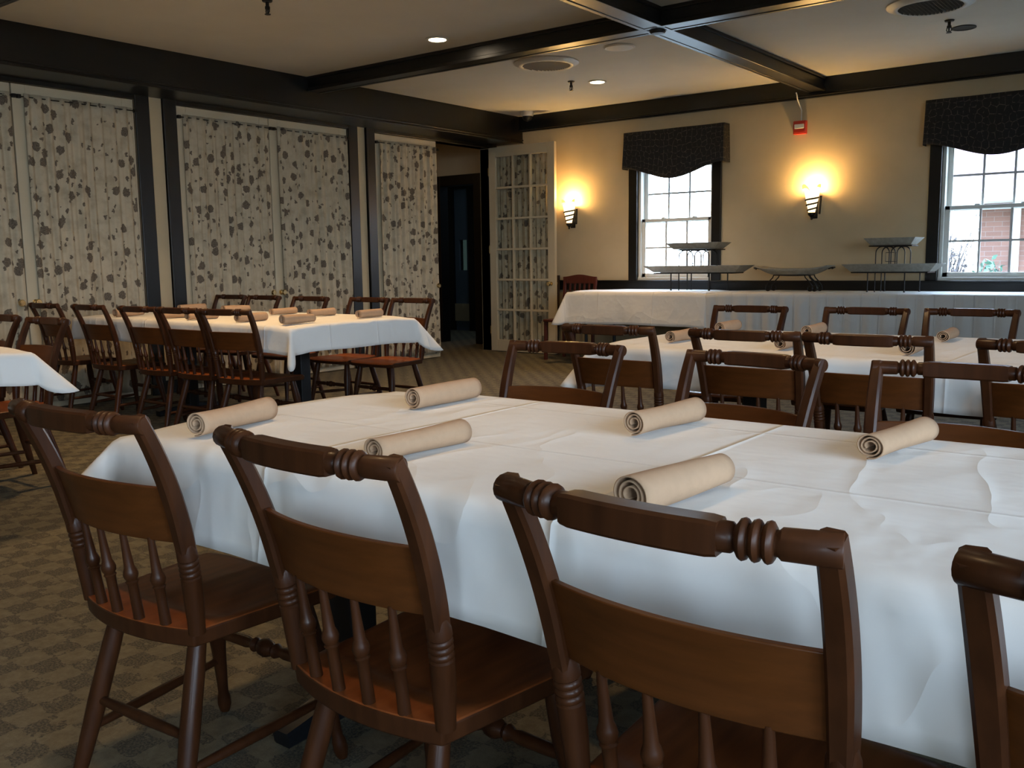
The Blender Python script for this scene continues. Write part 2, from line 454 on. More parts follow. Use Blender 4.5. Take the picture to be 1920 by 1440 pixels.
def beam_x(y0, y1):
    trim(MB().box(EX, XR, y0 + 0.02, y1 - 0.02, ZB + 0.001, ZC).box(EX, XR, y0, y0 + 0.035, ZB - 0.003, ZB + 0.023).box(EX, XR, y1 - 0.035, y1, ZB - 0.003, ZB + 0.023)
         .box(EX, XR, y0 + 0.005, y1 - 0.005, ZC - 0.025, ZC), 'black ceiling beam crossing the room')
beam_y(-3.275, -3.105)
beam_y(-0.05, 0.12)
beam_x(5.70, 5.87)
beam_x(2.57, 2.74)
beam_x(-0.55, -0.38)

# casings of the door bays
for (a, b) in BAYS:
    o = 0.125
    trim(MB().box(XL, XL + 0.022, a - o, a, 0, DOOR_TOP + o).box(XL, XL + 0.022, b, b + o - 0.003, 0, DOOR_TOP + o).box(XL, XL + 0.022, a, b, DOOR_TOP, DOOR_TOP + o)
         .box(XL, XL + 0.032, a - o, a - o + 0.02, 0, DOOR_TOP + o).box(XL - 0.14, XL, a - 0.012, a, 0, DOOR_TOP).box(XL - 0.14, XL, b, b + 0.012, 0, DOOR_TOP).box(XL - 0.14, XL, a, b, DOOR_TOP, DOOR_TOP + 0.01),
         'black door casing on the left wall')

# ------------------------------------------------------------------ doors with glass lights, and their curtains
LEAF_W, LEAF_H, LEAF_T = 0.945, 2.375, 0.042
def door_leaf(name, origin, rz, knob_side, label=None):
    """local x along the leaf from its hinge, y through it, z up"""
    ST, TR, BR = 0.098, 0.112, 0.135
    root = MB().box(0, ST, -LEAF_T / 2, LEAF_T / 2, 0, LEAF_H).box(LEAF_W - ST, LEAF_W, -LEAF_T / 2, LEAF_T / 2, 0, LEAF_H) \
        .box(ST, LEAF_W - ST, -LEAF_T / 2, LEAF_T / 2, LEAF_H - TR, LEAF_H).box(ST, LEAF_W - ST, -LEAF_T / 2, LEAF_T / 2, 0, BR).build(name, MT['cream'], None, False, 0.003)
    root.location = origin; root.rotation_euler = (0, 0, rz); struct(root, label)
    gw, gh = LEAF_W - 2 * ST, LEAF_H - TR - BR
    m = MB()
    for k in (1, 2): m.box(ST + gw * k / 3 - 0.012, ST + gw * k / 3 + 0.012, -0.017, 0.017, BR, LEAF_H - TR)
    for k in range(1, 6): m.box(ST, LEAF_W - ST, -0.0165, 0.0165, BR + gh * k / 6 - 0.012, BR + gh * k / 6 + 0.012)
    m.build('door_muntins', MT['cream'], root, False, 0.003)
    for r in range(6):
        for c in range(3):
            MB().box(ST + gw * c / 3 + 0.011, ST + gw * (c + 1) / 3 - 0.011, -0.002, 0.002, BR + gh * r / 6 + 0.011, BR + gh * (r + 1) / 6 - 0.011).build('door_pane', MT['glass'], root, False)
    kx = LEAF_W - 0.055
    kb = MB()
    for sgn in (-1, 1):
        kb.lathe([(0.024, 0.021 * sgn), (0.024, 0.027 * sgn), (0.009, 0.030 * sgn), (0.009, 0.050 * sgn), (0.022, 0.056 * sgn), (0.027, 0.070 * sgn), (0.020, 0.082 * sgn)], 16, (kx, 0, 0.80), 'y')
    kb.build('door_knob', MT['brass'], root)
    for hz in (0.25, 1.2, 2.1):
        MB().tube([(-0.004, -0.022, hz - 0.045), (-0.004, -0.022, hz + 0.045)], 0.007, 8).build('door_hinge', MT['brass'], root)
    return root

def curtain(label, p0, ang, width, z0, z1, seed, side=1.0, full=1.28):
    """hung from a thin rod on the door; local x along the door, y out of it"""
    root = thing('curtain', label, 'curtain', (p0[0], p0[1], 0), ang, 'floral curtains on the glass doors')
    rnd = random.Random(seed); nu, nv = 150, 34
    ph = [rnd.uniform(0, 6.28) for _ in range(6)]
    nf = rnd.uniform(8.5, 10.5)
    def yy(u, v):
        a = 0.5 + 0.5 * v
        s = math.sin(2 * PI * nf * u + ph[0] + 0.9 * math.sin(2.2 * u * 6.28 + ph[1])) + 0.45 * math.sin(2 * PI * nf * 1.9 * u + ph[2] + v * 0.6) + 0.4 * math.sin(2 * PI * 3.1 * u + ph[3])
        g = 1.0
        if v > 0.93: g = 0.75
        return side * (0.024 + g * 0.0115 * s)
    off = rnd.uniform(0, 40)
    m = MB()
    m.grid(lambda i, j: (width * i / nu + 0.004 * math.sin(5 * j / nv + ph[4]), yy(i / nu, j / nv), z0 + (z1 - z0) * j / nv), nu, nv,
           lambda i, j: (off + full * width * i / nu, off * 0.37 + z0 + (z1 - z0) * j / nv))
    m.build('curtain_cloth', MT['floral'], root, True, solid=0.003)
    zr = z1 - 0.022
    r = MB().tube([(-0.035, side * 0.012, zr), (-0.03, side * 0.022, zr), (width + 0.03, side * 0.022, zr), (width + 0.035, side * 0.012, zr)], 0.0045, 8)
    r.box(-0.045, -0.02, min(0, side * 0.03), max(0, side * 0.03), zr - 0.012, zr + 0.014).box(width + 0.02, width + 0.045, min(0, side * 0.03), max(0, side * 0.03), zr - 0.012, zr + 0.014)
    r.build('curtain_rod', MT['iron'], root)
    return root

GAP = 0.005
dn = 0
xd = XL - LEAF_T / 2 - 0.004
CUR = {
    (0, 0): 'floral curtain at the left edge, on the leaf beside the brown-spotted widest curtain',
    (0, 1): 'wide floral curtain on the leaf left of the first white wall strip',
    (1, 0): 'floral curtain on the left leaf of the middle pair of doors',
    (1, 1): 'floral curtain on the right leaf of the middle pair of doors',
    (2, 0): 'narrow-looking floral curtain on the single closed leaf beside the dark doorway'}
for bi, (a, b) in enumerate(BAYS):
    for li in (0, 1):
        if bi == 2 and li == 1: continue
        dn += 1
        if li == 0:   # hinge at the near side of the bay, leaf runs +y
            door_leaf('door_%d' % dn, (xd, a + GAP, 0.008), PI / 2, 1, 'cream glazed door leaf behind a floral curtain')
            c0 = a + GAP + 0.055
        else:
            o = door_leaf('door_%d' % dn, (xd, b - GAP, 0.008), -PI / 2, 1, 'cream glazed door leaf behind a floral curtain')
            c0 = a + GAP + LEAF_W + 0.010 + 0.075
        w = 0.875 if li == 0 else 0.845
        if bi == 2: w = 0.86
        curtain(CUR[(bi, li)], (XL - 0.004, c0), PI / 2, w, 0.055, 2.315, 11 + dn, side=-1.0)
# the open leaf, swung into the room from the far jamb
dn += 1
door_leaf('door_%d' % dn, (XL + 0.035, 8.745, 0.008), math.radians(-0.6), 1, 'cream glass-paned door standing open by the back wall')
curtain('floral curtain seen through the panes of the open glass door', (XL + 0.035 + 0.07, 8.745 + 0.021), math.radians(-0.6), 0.80, 0.09, 2.30, 77, side=1.0)

# ------------------------------------------------------------------ corridor and room past the open doorway
box('wall_corridor', MT['wall'], -10.4, -8.43, 9.42, 9.54, 0, 2.72)
struct(MB().box(-7.80, XL - 0.14, 9.42, 9.54, 0, 2.72).box(-8.43, -7.80, 9.42, 9.54, 2.10, 2.72).build('wall_corridor_end', MT['wall'], None, False))
box('wall_corridor_far', MT['wall'], -10.52, -10.4, -3.2, 11.3, 0, 2.72)
box('wall_corridor_near', MT['wall'], -10.4, XL - 0.14, -3.2, -3.1, 0, 2.72)
box('ceiling_corridor', MT['ceiling'], -10.5, -7.2, -3.2, 11.3, 2.72, 2.80)
struct(MB().box(XL - 0.14, XL - 0.02, YB + 0.2, 9.6, 0, ZC).build('wall_corridor_side', MT['wall'], None, False))
box('wall_passage_side', MT['blue_wall'], -7.2, -7.0, 9.54, 11.3, 0, 2.72)

trim(MB().box(-8.53, -8.40, 9.395, 9.55, 0, 2.19).box(-7.83, -7.70, 9.395, 9.55, 0, 2.19).box(-8.40, -7.83, 9.395, 9.55, 2.06, 2.19), 'black casing of the corridor doorway')
struct(MB().box(-10.4, -9.64, 11.2, 11.3, 0, 2.72).box(-9.48, -9.28, 11.2, 11.3, 0, 2.72).box(-9.64, -9.48, 11.2, 11.3, 0, 0.94).box(-9.64, -9.48, 11.2, 11.3, 1.41, 2.72).build('wall_passage', MT['blue_wall'], None, False))
struct(MB().box(-9.64, -9.48, 11.24, 11.25, 0.94, 1.41).build('window_9', MT['tinted'], None, False), 'small pale window past the dark doorway')
box('wall_passage_lit', MT['lit_wall'], -9.28, -7.2, 11.2, 11.3, 0, 2.72)
trim(MB().box(-9.42, -9.28, 11.16, 11.2, 0, 2.3).box(-9.9, -9.72, 11.16, 11.2, 0, 2.3).box(-9.72, -9.42, 11.16, 11.2, 2.2, 2.3))
trim(MB().box(-9.28, -7.2, 11.17, 11.2, 0.74, 0.87))
struct(MB().box(-9.72, -9.42, 11.17, 11.2, 0.15, 0.42).build('wall_passage_dado', MT['wainscot'], None, False))


for nm, p, e, c, sz in (('corridor_fill', (-8.4, 7.4, 2.66), 3.5, WARM, 0.5), ('passage_fill', (-8.2, 10.4, 2.66), 2.2, (0.6, 0.8, 1.0), 0.5)):  # no fixtures: unseen area lights added to lift the dark corridor and passage
    l = bpy.data.lights.new(nm, 'AREA'); l.energy = e; l.color = c; l.size = sz
    lo = bpy.data.objects.new(nm, l); COL.objects.link(lo); lo.location = p
# ------------------------------------------------------------------ windows
def back_window(n, xc):
    x0, x1 = xc - WHALF, xc + WHALF
    root = MB()
    yo = YB + 0.02
    root.box(x0, x0 + 0.028, yo, YB + 0.19, WZ0, WZ1).box(x1 - 0.028, x1, yo, YB + 0.19, WZ0, WZ1).box(x0, x1, yo, YB + 0.19, WZ1 - 0.028, WZ1).box(x0, x1, yo - 0.018, YB + 0.19, WZ0, WZ0 + 0.03)
    fr = root.build('window_%d' % n, MT['white_frame'], None, False, 0.003); struct(fr, 'white double-hung window in a black casing')
    zm = 1.475
    def sash(za, zb, y, nm):
        a, b, t = x0 + 0.028, x1 - 0.028, 0.042
        s = MB().box(a, a + t, y, y + 0.035, za, zb).box(b - t, b, y, y + 0.035, za, zb).box(a, b, y, y + 0.035, za, za + t).box(a, b, y, y + 0.035, zb - t * 0.8, zb)
        so = s.build(nm, MT['white_frame'], fr, False, 0.003)
        g = MB(); ga, gb, gz0, gz1 = a + t, b - t, za + t, zb - t * 0.8
        for k in (1, 2): g.box(ga + (gb - ga) * k / 3 - 0.0095, ga + (gb - ga) * k / 3 + 0.0095, y + 0.010, y + 0.022, gz0, gz1)
        g.box(ga, gb, y + 0.011, y + 0.021, (gz0 + gz1) / 2 - 0.0095, (gz0 + gz1) / 2 + 0.0095)
        g.build('window_muntins', MT['muntin'], so, False)
        MB().box(ga, gb, y + 0.014, y + 0.018, gz0, gz1).build('window_pane', MT['glass'], so, False)
        return so
    sash(WZ0 + 0.03, zm + 0.02, YB + 0.045, 'window_sash')
    sash(zm - 0.02, WZ1 - 0.028, YB + 0.10, 'window_sash')
    lk = MB()
    for fx in (0.33, 0.74): lk.lathe([(0.030, 0.0), (0.026, 0.012), (0.010, 0.02)], 12, (x0 + 2 * WHALF * fx, YB + 0.06, zm + 0.018))
    lk.build('window_latch', MT['white_frame'], fr)
    c = 0.10
    trim(MB().box(x0 - c, x0, YB - 0.026, YB + 0.02, 0.845, WZ1 + c).box(x1, x1 + c, YB - 0.026, YB + 0.02, 0.845, WZ1 + c).box(x0, x1, YB - 0.026, YB + 0.02, WZ1, WZ1 + c), 'black casing of a back wall window')
for i, x in enumerate(BACK_WINS): back_window(i + 1, x)
def side_window(n, c, along, fixed, sgn, h=0.75):
    m = MB()
    def bx(p, q, d0, d1, z0, z1):
        lo, hi = sorted((fixed + sgn * d0, fixed + sgn * d1))
        if along == 'x': m.box(p, q, lo, hi, z0, z1)
        else: m.box(lo, hi, p, q, z0, z1)
    for p, q, z0, z1 in ((c - h, c - h + .05, .8, 2.35), (c + h - .05, c + h, .8, 2.35), (c - h, c + h, .8, .86), (c - h, c + h, 2.3, 2.35), (c - h, c + h, 1.47, 1.53)): bx(p, q, 0.04, 0.14, z0, z1)
    for k in (1, 2): bx(c - h + 2 * h * k / 3 - .008, c - h + 2 * h * k / 3 + .008, .08, .1, .86, 2.3)
    fr = m.build('window_%d' % n, MT['white_frame'], None, False); struct(fr)
    m = MB(); bx(c - h + .05, c + h - .05, .088, .092, .86, 2.3); m.build('window_pane', MT['glass'], fr, False)
k = 4
for y in RIGHT_WINS: side_window(k, y, 'y', XR, 1); k += 1
for x in FRONT_WINS: side_window(k, x, 'x', YF, -1, 0.4); k += 1

def valance(xc, label, low=0.0):
    hw, dep = 0.575, 0.115
    root = thing('valance', label, 'valance', (xc, YB, 0), 0, 'window valances')
    nu, nv = 90, 12; L = 2 * hw + 2 * dep
    def path(s):
        if s < dep: return (-hw, -0.002 - s)
        if s < dep + 2 * hw: return (-hw + (s - dep), -dep - 0.0)
        return (hw, -dep + (s - dep - 2 * hw))
    def zlow(s):
        u = (s - dep) / (2 * hw)
        if u <= 0 or u >= 1: return 2.018
        b = math.sin(PI * u) ** 1.6
        return 2.02 - 0.118 * b + 0.01 * math.sin(u * 9)
    def fn(i, j):
        s = L * i / nu; x, y = path(s); z0 = zlow(s); f = j / nv
        z1 = 2.395
        u = (s - dep) / (2 * hw)
        fl = (1 - f) * 0.022
        k = 1 if 0 < u < 1 else 0
        return (x * (1 + 0.02 * (1 - f)), y - k * (fl + 0.006 * math.sin(u * 14)) , z0 + (z1 - z0) * f)
    MB().grid(fn, nu, nv, lambda i, j: (L * i / nu + xc, 2.0 + 0.39 * j / nv)).build('valance_cloth', MT['valance'], root, True, solid=0.004)
    MB().box(-hw + 0.004, hw - 0.004, -dep + 0.004, -0.001, 2.372, 2.39).build('valance_board', MT['trim'], root, False)
valance(-4.66, 'dark patterned valance over the window nearest the open glass door')
valance(-1.64, 'dark patterned valance over the window at the right edge')

# ------------------------------------------------------------------ sconces
def sconce(x, label):
    root = thing('wall_sconce', label, 'wall lamp', (x, YB, 1.45), 0, 'back wall sconces')
    yc = -0.085
    # frosted cone and dark spiral bands
    MB().lathe([(0.030, 0.035), (0.042, 0.09), (0.055, 0.15), (0.066, 0.20), (0.072, 0.235), (0.069, 0.235), (0.063, 0.20), (0.052, 0.15), (0.039, 0.09), (0.027, 0.04)], 28, (0, yc, 0), cap=False).build('sconce_shade', MT['shade'], root)
    sp = MB(); pts = []
    for i in range(80):
        f = i / 79; a = f * 2 * PI * 3.2 + 0.6; z = 0.035 + 0.15 * f; r = 0.030 + (z - 0.035) * 0.22 + 0.003
        pts.append((r * math.cos(a), yc + r * math.sin(a), z + 0.004 * math.sin(a)))
    sp.tube(pts, 0.0080, 8).build('sconce_spiral', MT['iron'], root)
    MB().lathe([(0.004, -0.035), (0.012, -0.028), (0.010, -0.012), (0.016, -0.004), (0.034, 0.012), (0.036, 0.030), (0.024, 0.036)], 16, (0, yc, 0)).build('sconce_cup', MT['iron'], root)
    MB().box(-0.028, 0.028, -0.012, -0.001, -0.02, 0.20).tube([(0, -0.006, 0.03), (0.02, -0.03, 0.0), (0.0, yc, 0.0)], 0.008, 8).bar([(0.05, -0.02, 0.02), (0.066, -0.03, 0.19)], 0.016, 0.02).build('sconce_bracket', MT['iron'], root)
    for sg, nm in ((-1, 0), (1, 1)):
        lf = MB()
        def lfn(i, j, sg=sg):
            u = i / 12; v = j / 6 - 0.5
            w = 0.045 * math.sin(PI * min(1, u * 0.93 + 0.05)) ** 0.7
            return (sg * (0.014 + 0.075 * u), yc - 0.02 + v * w * 1.1, 0.235 + 0.045 * math.sin(u * 2.2) + 0.03 * v * sg)
        lf.grid(lfn, 12, 6).build('sconce_leaf', MT['leaf_glass'], root, True, solid=0.003)
    l = bpy.data.lights.new('sconce_lamp', 'POINT'); l.energy = SCONCE_POWER; l.color = (1.0, 0.62, 0.22); l.shadow_soft_size = 0.035
    lo = bpy.data.objects.new('sconce_lamp', l); COL.objects.link(lo); lo.parent = root; lo.location = (0, yc - 0.005, 0.262)
sconce(-5.955, 'lit spiral-banded wall sconce between the open door and the first window')
sconce(-3.20, 'lit spiral-banded wall sconce under the red fire alarm')

# ------------------------------------------------------------------ ceiling fittings
def can_light(x, y, label=None, lit=True, grp='recessed ceiling lights', power=1.0):
    root = thing('recessed_light', label, 'ceiling light', (x, y, ZC), 0, grp)
    MB().lathe([(0.085, -0.001), (0.085, -0.007), (0.066, -0.009), (0.066, -0.001)], 28).build('light_trim', MT['plastic'] if lit else MT['dark'], root)
    MB().lathe([(0.0655, -0.002), (0.0655, -0.0055)], 28).build('light_lens', MT['bulb'] if lit else MT['dark'], root)
    if lit:
        l = bpy.data.lights.new('can_lamp', 'SPOT'); l.energy = CAN_POWER * 4 * power; l.color = WARM; l.spot_size = math.radians(125); l.spot_blend = 0.8; l.shadow_soft_size = 0.06
        lo = bpy.data.objects.new('can_lamp', l); COL.objects.link(lo); lo.parent = root; lo.location = (0, 0, -0.02)
can_light(-4.829, 5.413, 'lit recessed light in the ceiling panel left of the crossing beams')
can_light(-4.828, 7.63, 'lit recessed light near the sprinkler and round vent')
can_light(-1.69, 7.66, 'dark unlit recessed disc right of a sprinkler head', False)
for x, y, p in ((-4.83, 3.45, 1.5), (-4.83, 1.2, 0.8), (-1.7, 3.3, 0.7), (-1.7, 1.2, 0.45)):
    can_light(x, y, 'lit recessed light out of the frame above the near tables', power=p)

def vent(x, y, label):
    root = thing('ceiling_vent', label, 'air vent', (x, y, ZC), 0, 'round ceiling vents')
    MB().lathe([(0.275, -0.001), (0.275, -0.010), (0.235, -0.030), (0.215, -0.034), (0.20, -0.028), (0.205, -0.001)], 44).build('vent_rim', MT['vent'], root)
    MB().lathe([(0.205, -0.002), (0.205, -0.004)], 44).build('vent_dark_disc', MT['dark'], root)  # flat black disc painted as the shaded hollow above the blades
    m = MB()
    for i in range(-8, 9):
        px = i * 0.024; hl = math.sqrt(max(0.0, 0.2 ** 2 - px * px))
        m.add([(px - 0.002, -hl, -0.030), (px + 0.010, -hl, -0.008), (px + 0.010, hl, -0.008), (px - 0.002, hl, -0.030), (px, -hl, -0.031), (px + 0.012, -hl, -0.009), (px + 0.012, hl, -0.009), (px, hl, -0.031)],
              [(0, 1, 2, 3), (4, 7, 6, 5), (0, 4, 5, 1), (3, 2, 6, 7), (0, 3, 7, 4), (1, 5, 6, 2)])
    m.build('vent_slats', MT['vent_slat'], root, False)
vent(-4.70, 6.63, 'round slatted ceiling vent beside the beam near two lit lights')
vent(-1.71, 6.80, 'round slatted ceiling vent cut off by the top edge')

t = thing('ceiling_speaker', 'round white ceiling speaker close to the beam crossing', 'speaker', (-3.93, 6.53, ZC))
MB().lathe([(0.125, -0.001), (0.125, -0.006), (0.112, -0.014), (0.10, -0.012)], 36).build('speaker_rim', MT['plastic'], t)
MB().lathe([(0.10, -0.006), (0.10, -0.012), (0.03, -0.017)], 36).build('speaker_grille', MT['vent'], t)

def sprinkler(x, y, label):
    t = thing('fire_sprinkler', label, 'sprinkler', (x, y, ZC), 0, 'ceiling sprinklers')
    MB().lathe([(0.034, -0.001), (0.030, -0.010), (0.012, -0.012)], 18).build('sprinkler_plate', MT['iron'], t)
    MB().lathe([(0.011, -0.010), (0.011, -0.035), (0.016, -0.040), (0.016, -0.055), (0.006, -0.058), (0.005, -0.082)], 12).tube([(0.014, 0, -0.05), (0.017, 0, -0.07), (0.004, 0, -0.085)], 0.0035, 6).tube([(-0.014, 0, -0.05), (-0.017, 0, -0.07), (-0.004, 0, -0.085)], 0.0035, 6).build('sprinkler_body', MT['iron'], t)
    MB().lathe([(0.019, -0.084), (0.019, -0.088)], 14).build('sprinkler_deflector', MT['iron'], t)
sprinkler(-4.95, 3.95, 'sprinkler head at the top edge above the left tables')
sprinkler(-5.0, 7.45, 'sprinkler head between the round vent and a lit light')
sprinkler(-1.72, 7.36, 'sprinkler head beside the dark ceiling disc')

t = thing('smoke_detector', 'smoke detector under the crossing of the black beams', 'smoke detector', (-3.19, 5.80, ZB))
MB().lathe([(0.055, -0.001), (0.055, -0.010), (0.045, -0.022), (0.02, -0.026)], 26).build('detector_body', MT['iron'], t)
MB().lathe([(0.062, -0.001), (0.062, -0.006)], 26).build('detector_base', MT['black'], t)
t = thing('security_camera', 'small dome camera on the ceiling in the back corner', 'camera', (-6.36, 8.60, ZC))
MB().lathe([(0.070, -0.001), (0.070, -0.040), (0.062, -0.052)], 24).build('camera_base', MT['plastic'], t)
MB().lathe([(0.058, -0.050), (0.053, -0.075), (0.036, -0.096), (0.010, -0.106)], 20).build('camera_dome', MT['black'], t)

t = thing('fire_alarm', 'red fire alarm strobe box high on the back wall', 'fire alarm', (-3.355, YB, 2.285))
MB().box(-0.062, 0.062, -0.045, -0.001, -0.062, 0.062).build('alarm_body', MT['red'], t, False, 0.006)
MB().box(-0.046, 0.046, -0.058, -0.044, -0.012, 0.030).build('strobe_lens', MT['plastic'], t, False, 0.005)
MB().box(-0.052, 0.052, -0.050, -0.044, -0.050, -0.020).build('sounder_grille', MT['red'], t, False, 0.002)
MB().tube([(0.0, -0.15, 0.305), (0.006, -0.14, 0.28), (-0.006, -0.10, 0.255), (0.0, -0.05, 0.20), (0.004, -0.012, 0.16), (0.004, -0.006, 0.06)], 0.006, 8).build('alarm_cable', MT['plastic'], t)
t = MB().lathe([(0.018, -0.001), (0.020, -0.008), (0.014, -0.020), (0.004, -0.024)], 16, (0, 0, 0), 'y').build('door_stop', MT['iron'], None)
t.location = (-6.215, YB, 2.30); tag(t, 'small dark round door stop on the wall above the open door edge', 'door stop')

# ------------------------------------------------------------------ chairs
SZ, CZ = 0.400, 0.796
def bow(x, k=0.040, hw=0.2): return -k * (1 - (x / hw) ** 2)
def lerp(a, b, f): return a + (b - a) * f
def post_xy(z):
    """centre line of the right-hand back post"""
    f = (z - SZ) / (CZ - SZ)
    return (0.170 + 0.022 * f, -0.150 - 0.028 * f - 0.075 * max(0, f) ** 2.4)

def make_chair(label, group):
    t = thing('dining_chair', label, 'chair', (0, 0, 0), 0, group)
    fw, sw, ew = MT['frame_wood'], MT['slat_wood'], MT['seat_wood']
    # seat: bowed back edge, flared sides, rolled front, shallow dish
    nu, nv = 30, 26
    def half(v): return lerp(0.174, 0.207, min(1, v * 1.15))
    def outline(u, v):
        x = half(v) * u
        yb = -0.160 - 0.032 * (1 - u * u); yf = 0.190 + 0.012 * (1 - u * u)
        r = 1 - 0.16 * max(0, abs(u) - 0.82) / 0.18 * (max(0, v - 0.85) / 0.15)
        return x, lerp(yb, yf, v) * 1.0 - (1 - r) * 0.1
    def top(u, v):
        x, y = outline(u, v); z = SZ
        if v > 0.2: z -= 0.006 * min(1, (v - 0.2) / 0.06) * (1 - abs(u) ** 6)
        if v > 0.9: z -= 0.010 * ((v - 0.9) / 0.1) ** 2
        e = max(abs(u) - 0.93, 0) / 0.07
        return (x, y, z - 0.004 * e * e)
    m = MB()
    m.grid(lambda i, j: top(i / nu * 2 - 1, j / nv), nu, nv)
    m.grid(lambda i, j: (outline(i / nu * 2 - 1, j / nv)[0] * 0.985, outline(i / nu * 2 - 1, j / nv)[1] * 0.985, SZ - 0.036), nu, nv)
    W = nu + 1; N = W * (nv + 1)
    ring = [i for i in range(W)] + [j * W + nu for j in range(1, nv + 1)] + [nv * W + i for i in range(nu - 1, -1, -1)] + [j * W for j in range(nv - 1, 0, -1)]
    for a in range(len(ring)):
        p, q = ring[a], ring[(a + 1) % len(ring)]
        m.f.append((p, q, q + N, p + N))
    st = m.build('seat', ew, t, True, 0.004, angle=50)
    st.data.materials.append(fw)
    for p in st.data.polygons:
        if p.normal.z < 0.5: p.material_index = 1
    # back posts: ringed round foot, flat swept upper part
    for sg in (-1, 1):
        m = MB()
        zs = [SZ - 0.01, SZ + 0.02, SZ + 0.06, SZ + 0.095]; rs = [0.0155, 0.0165, 0.0185, 0.0185]
        for q in range(4):
            z = SZ + 0.100 + q * 0.0105
            zs += [z, z + 0.003, z + 0.006]; rs += [0.0190, 0.0165, 0.0190]
        zs += [SZ + 0.150, SZ + 0.165]; rs += [0.0185, 0.014]
        m.tube([(sg * post_xy(z)[0], post_xy(z)[1], z) for z in zs], rs, 16)
        zz = [SZ + 0.145 + (CZ + 0.0120 - SZ - 0.145) * i / 14 for i in range(15)]
        m.bar([(sg * post_xy(z)[0], post_xy(z)[1], z) for z in zz], [0.026 + 0.004 * math.sin(PI * i / 14) for i in range(15)], [0.032 if i < 2 else 0.034 - 0.008 * i / 14 for i in range(15)], (1, 0, 0), 0.35)
        m.build('back_post', fw, t)
    # crest rail: turned ends and rings, square middle block
    m = MB(); y0 = post_xy(CZ)[1]
    prof = []
    for sg in (-1, 1):
        pr = [(0.203, 0.0160), (0.202, 0.0170), (0.150, 0.0160), (0.147, 0.0130), (0.1445, 0.0130)]
        for q in range(3):
            c = 0.1385 - q * 0.0120
            pr += [(c + 0.0055, 0.0160), (c + 0.003, 0.0200), (c, 0.0212), (c - 0.003, 0.0200), (c - 0.0055, 0.0160)]
        pr += [(0.1065, 0.0125), (0.103, 0.0155), (0.085, 0.0160), (0.072, 0.0160)]
        m.tube([(sg * x, y0 + bow(x, 0.030, 0.2) + 0.0, CZ) for x, r in pr], [r for x, r in pr], 16)
    xs = [-0.092 + 0.184 * i / 16 for i in range(17)]
    m.bar([(x, y0 + bow(x, 0.030, 0.2), CZ - 0.001) for x in xs], [0.033 if 0 < i < 16 else 0.031 for i in range(17)], [0.037 if 0 < i < 16 else 0.034 for i in range(17)], (0, 1, 0), 0.22)
    m.build('crest_rail', fw, t)
    # back slat
    m = MB(); za, zb = SZ + 0.166, SZ + 0.274
    def yslat(x, z): return post_xy(z)[1] + bow(x, 0.036, 0.18) + 0.004
    def hw(z): return post_xy(z)[0] - 0.006
    for th in (-0.006, 0.006):
        m.grid(lambda i, j: ((-1 + 2 * i / 24) * hw(lerp(za, zb, j / 6)), yslat((-1 + 2 * i / 24) * 0.18, lerp(za, zb, j / 6)) + th, lerp(za, zb, j / 6) + 0.004 * (1 - (-1 + 2 * i / 24) ** 2)), 24, 6)
    W = 25; N = W * 7
    ring = list(range(W)) + [j * W + 24 for j in range(1, 7)] + [6 * W + i for i in range(23, -1, -1)] + [j * W for j in range(5, 0, -1)]
    for a in range(len(ring)):
        p, q = ring[a], ring[(a + 1) % len(ring)]; m.f.append((p, q, q + N, p + N))
    m.build('back_slat', sw, t, True, 0.002)
    # four short turned spindles
    for x in (-0.103, -0.035, 0.035, 0.103):
        pa = Vector((x, -0.148 - 0.030 * (1 - (x / 0.17) ** 2), SZ - 0.005)); pb = Vector((x * 1.04, yslat(x, za), za + 0.008))
        pr = [(0, 0.0105), (0.30, 0.0095), (0.42, 0.0095), (0.45, 0.0125), (0.465, 0.0095), (0.49, 0.0125), (0.53, 0.0140), (0.57, 0.0125), (0.61, 0.0095), (0.8, 0.0075), (1, 0.006)]
        MB().tube([pa.lerp(pb, f) for f, r in pr], [r for f, r in pr], 12).build('spindle', fw, t)
    # legs
    LT = {}; LB = {}
    for sx in (-1, 1):
        LT[(sx, 1)] = Vector((sx * 0.150, 0.125, SZ - 0.030)); LB[(sx, 1)] = Vector((sx * 0.196, 0.180, 0))
        LT[(sx, -1)] = Vector((sx * 0.125, -0.115, SZ - 0.030)); LB[(sx, -1)] = Vector((sx * 0.172, -0.215, 0))
        pf = [(0, 0.016), (0.10, 0.019), (0.30, 0.0225), (0.45, 0.020), (0.55, 0.0165), (0.80, 0.0125), (0.86, 0.012), (0.89, 0.0150), (0.94, 0.0160), (0.98, 0.013), (1, 0.010)]
        pbk = [(0, 0.0165), (0.2, 0.019), (0.5, 0.0195), (0.8, 0.016), (1, 0.0125)]
        MB().tube([LT[(sx, 1)].lerp(LB[(sx, 1)], f) for f, r in pf], [r for f, r in pf], 14).build('leg', fw, t)
        MB().tube([LT[(sx, -1)].lerp(LB[(sx, -1)], f) for f, r in pbk], [r for f, r in pbk], 14).build('leg', fw, t)
    # stretchers: turned front, plain sides and back
    a, b = LT[(-1, 1)].lerp(LB[(-1, 1)], 0.42), LT[(1, 1)].lerp(LB[(1, 1)], 0.42)
    pr = [(0, 0.009), (0.12, 0.012), (0.32, 0.013), (0.36, 0.010), (0.40, 0.017), (0.43, 0.012), (0.47, 0.019), (0.5, 0.021), (0.53, 0.019), (0.57, 0.012), (0.60, 0.017), (0.64, 0.010), (0.68, 0.013), (0.88, 0.012), (1, 0.009)]
    MB().tube([a.lerp(b, f) for f, r in pr], [r for f, r in pr], 12).build('stretcher', fw, t)
    a, b = LT[(-1, -1)].lerp(LB[(-1, -1)], 0.50), LT[(1, -1)].lerp(LB[(1, -1)], 0.50)
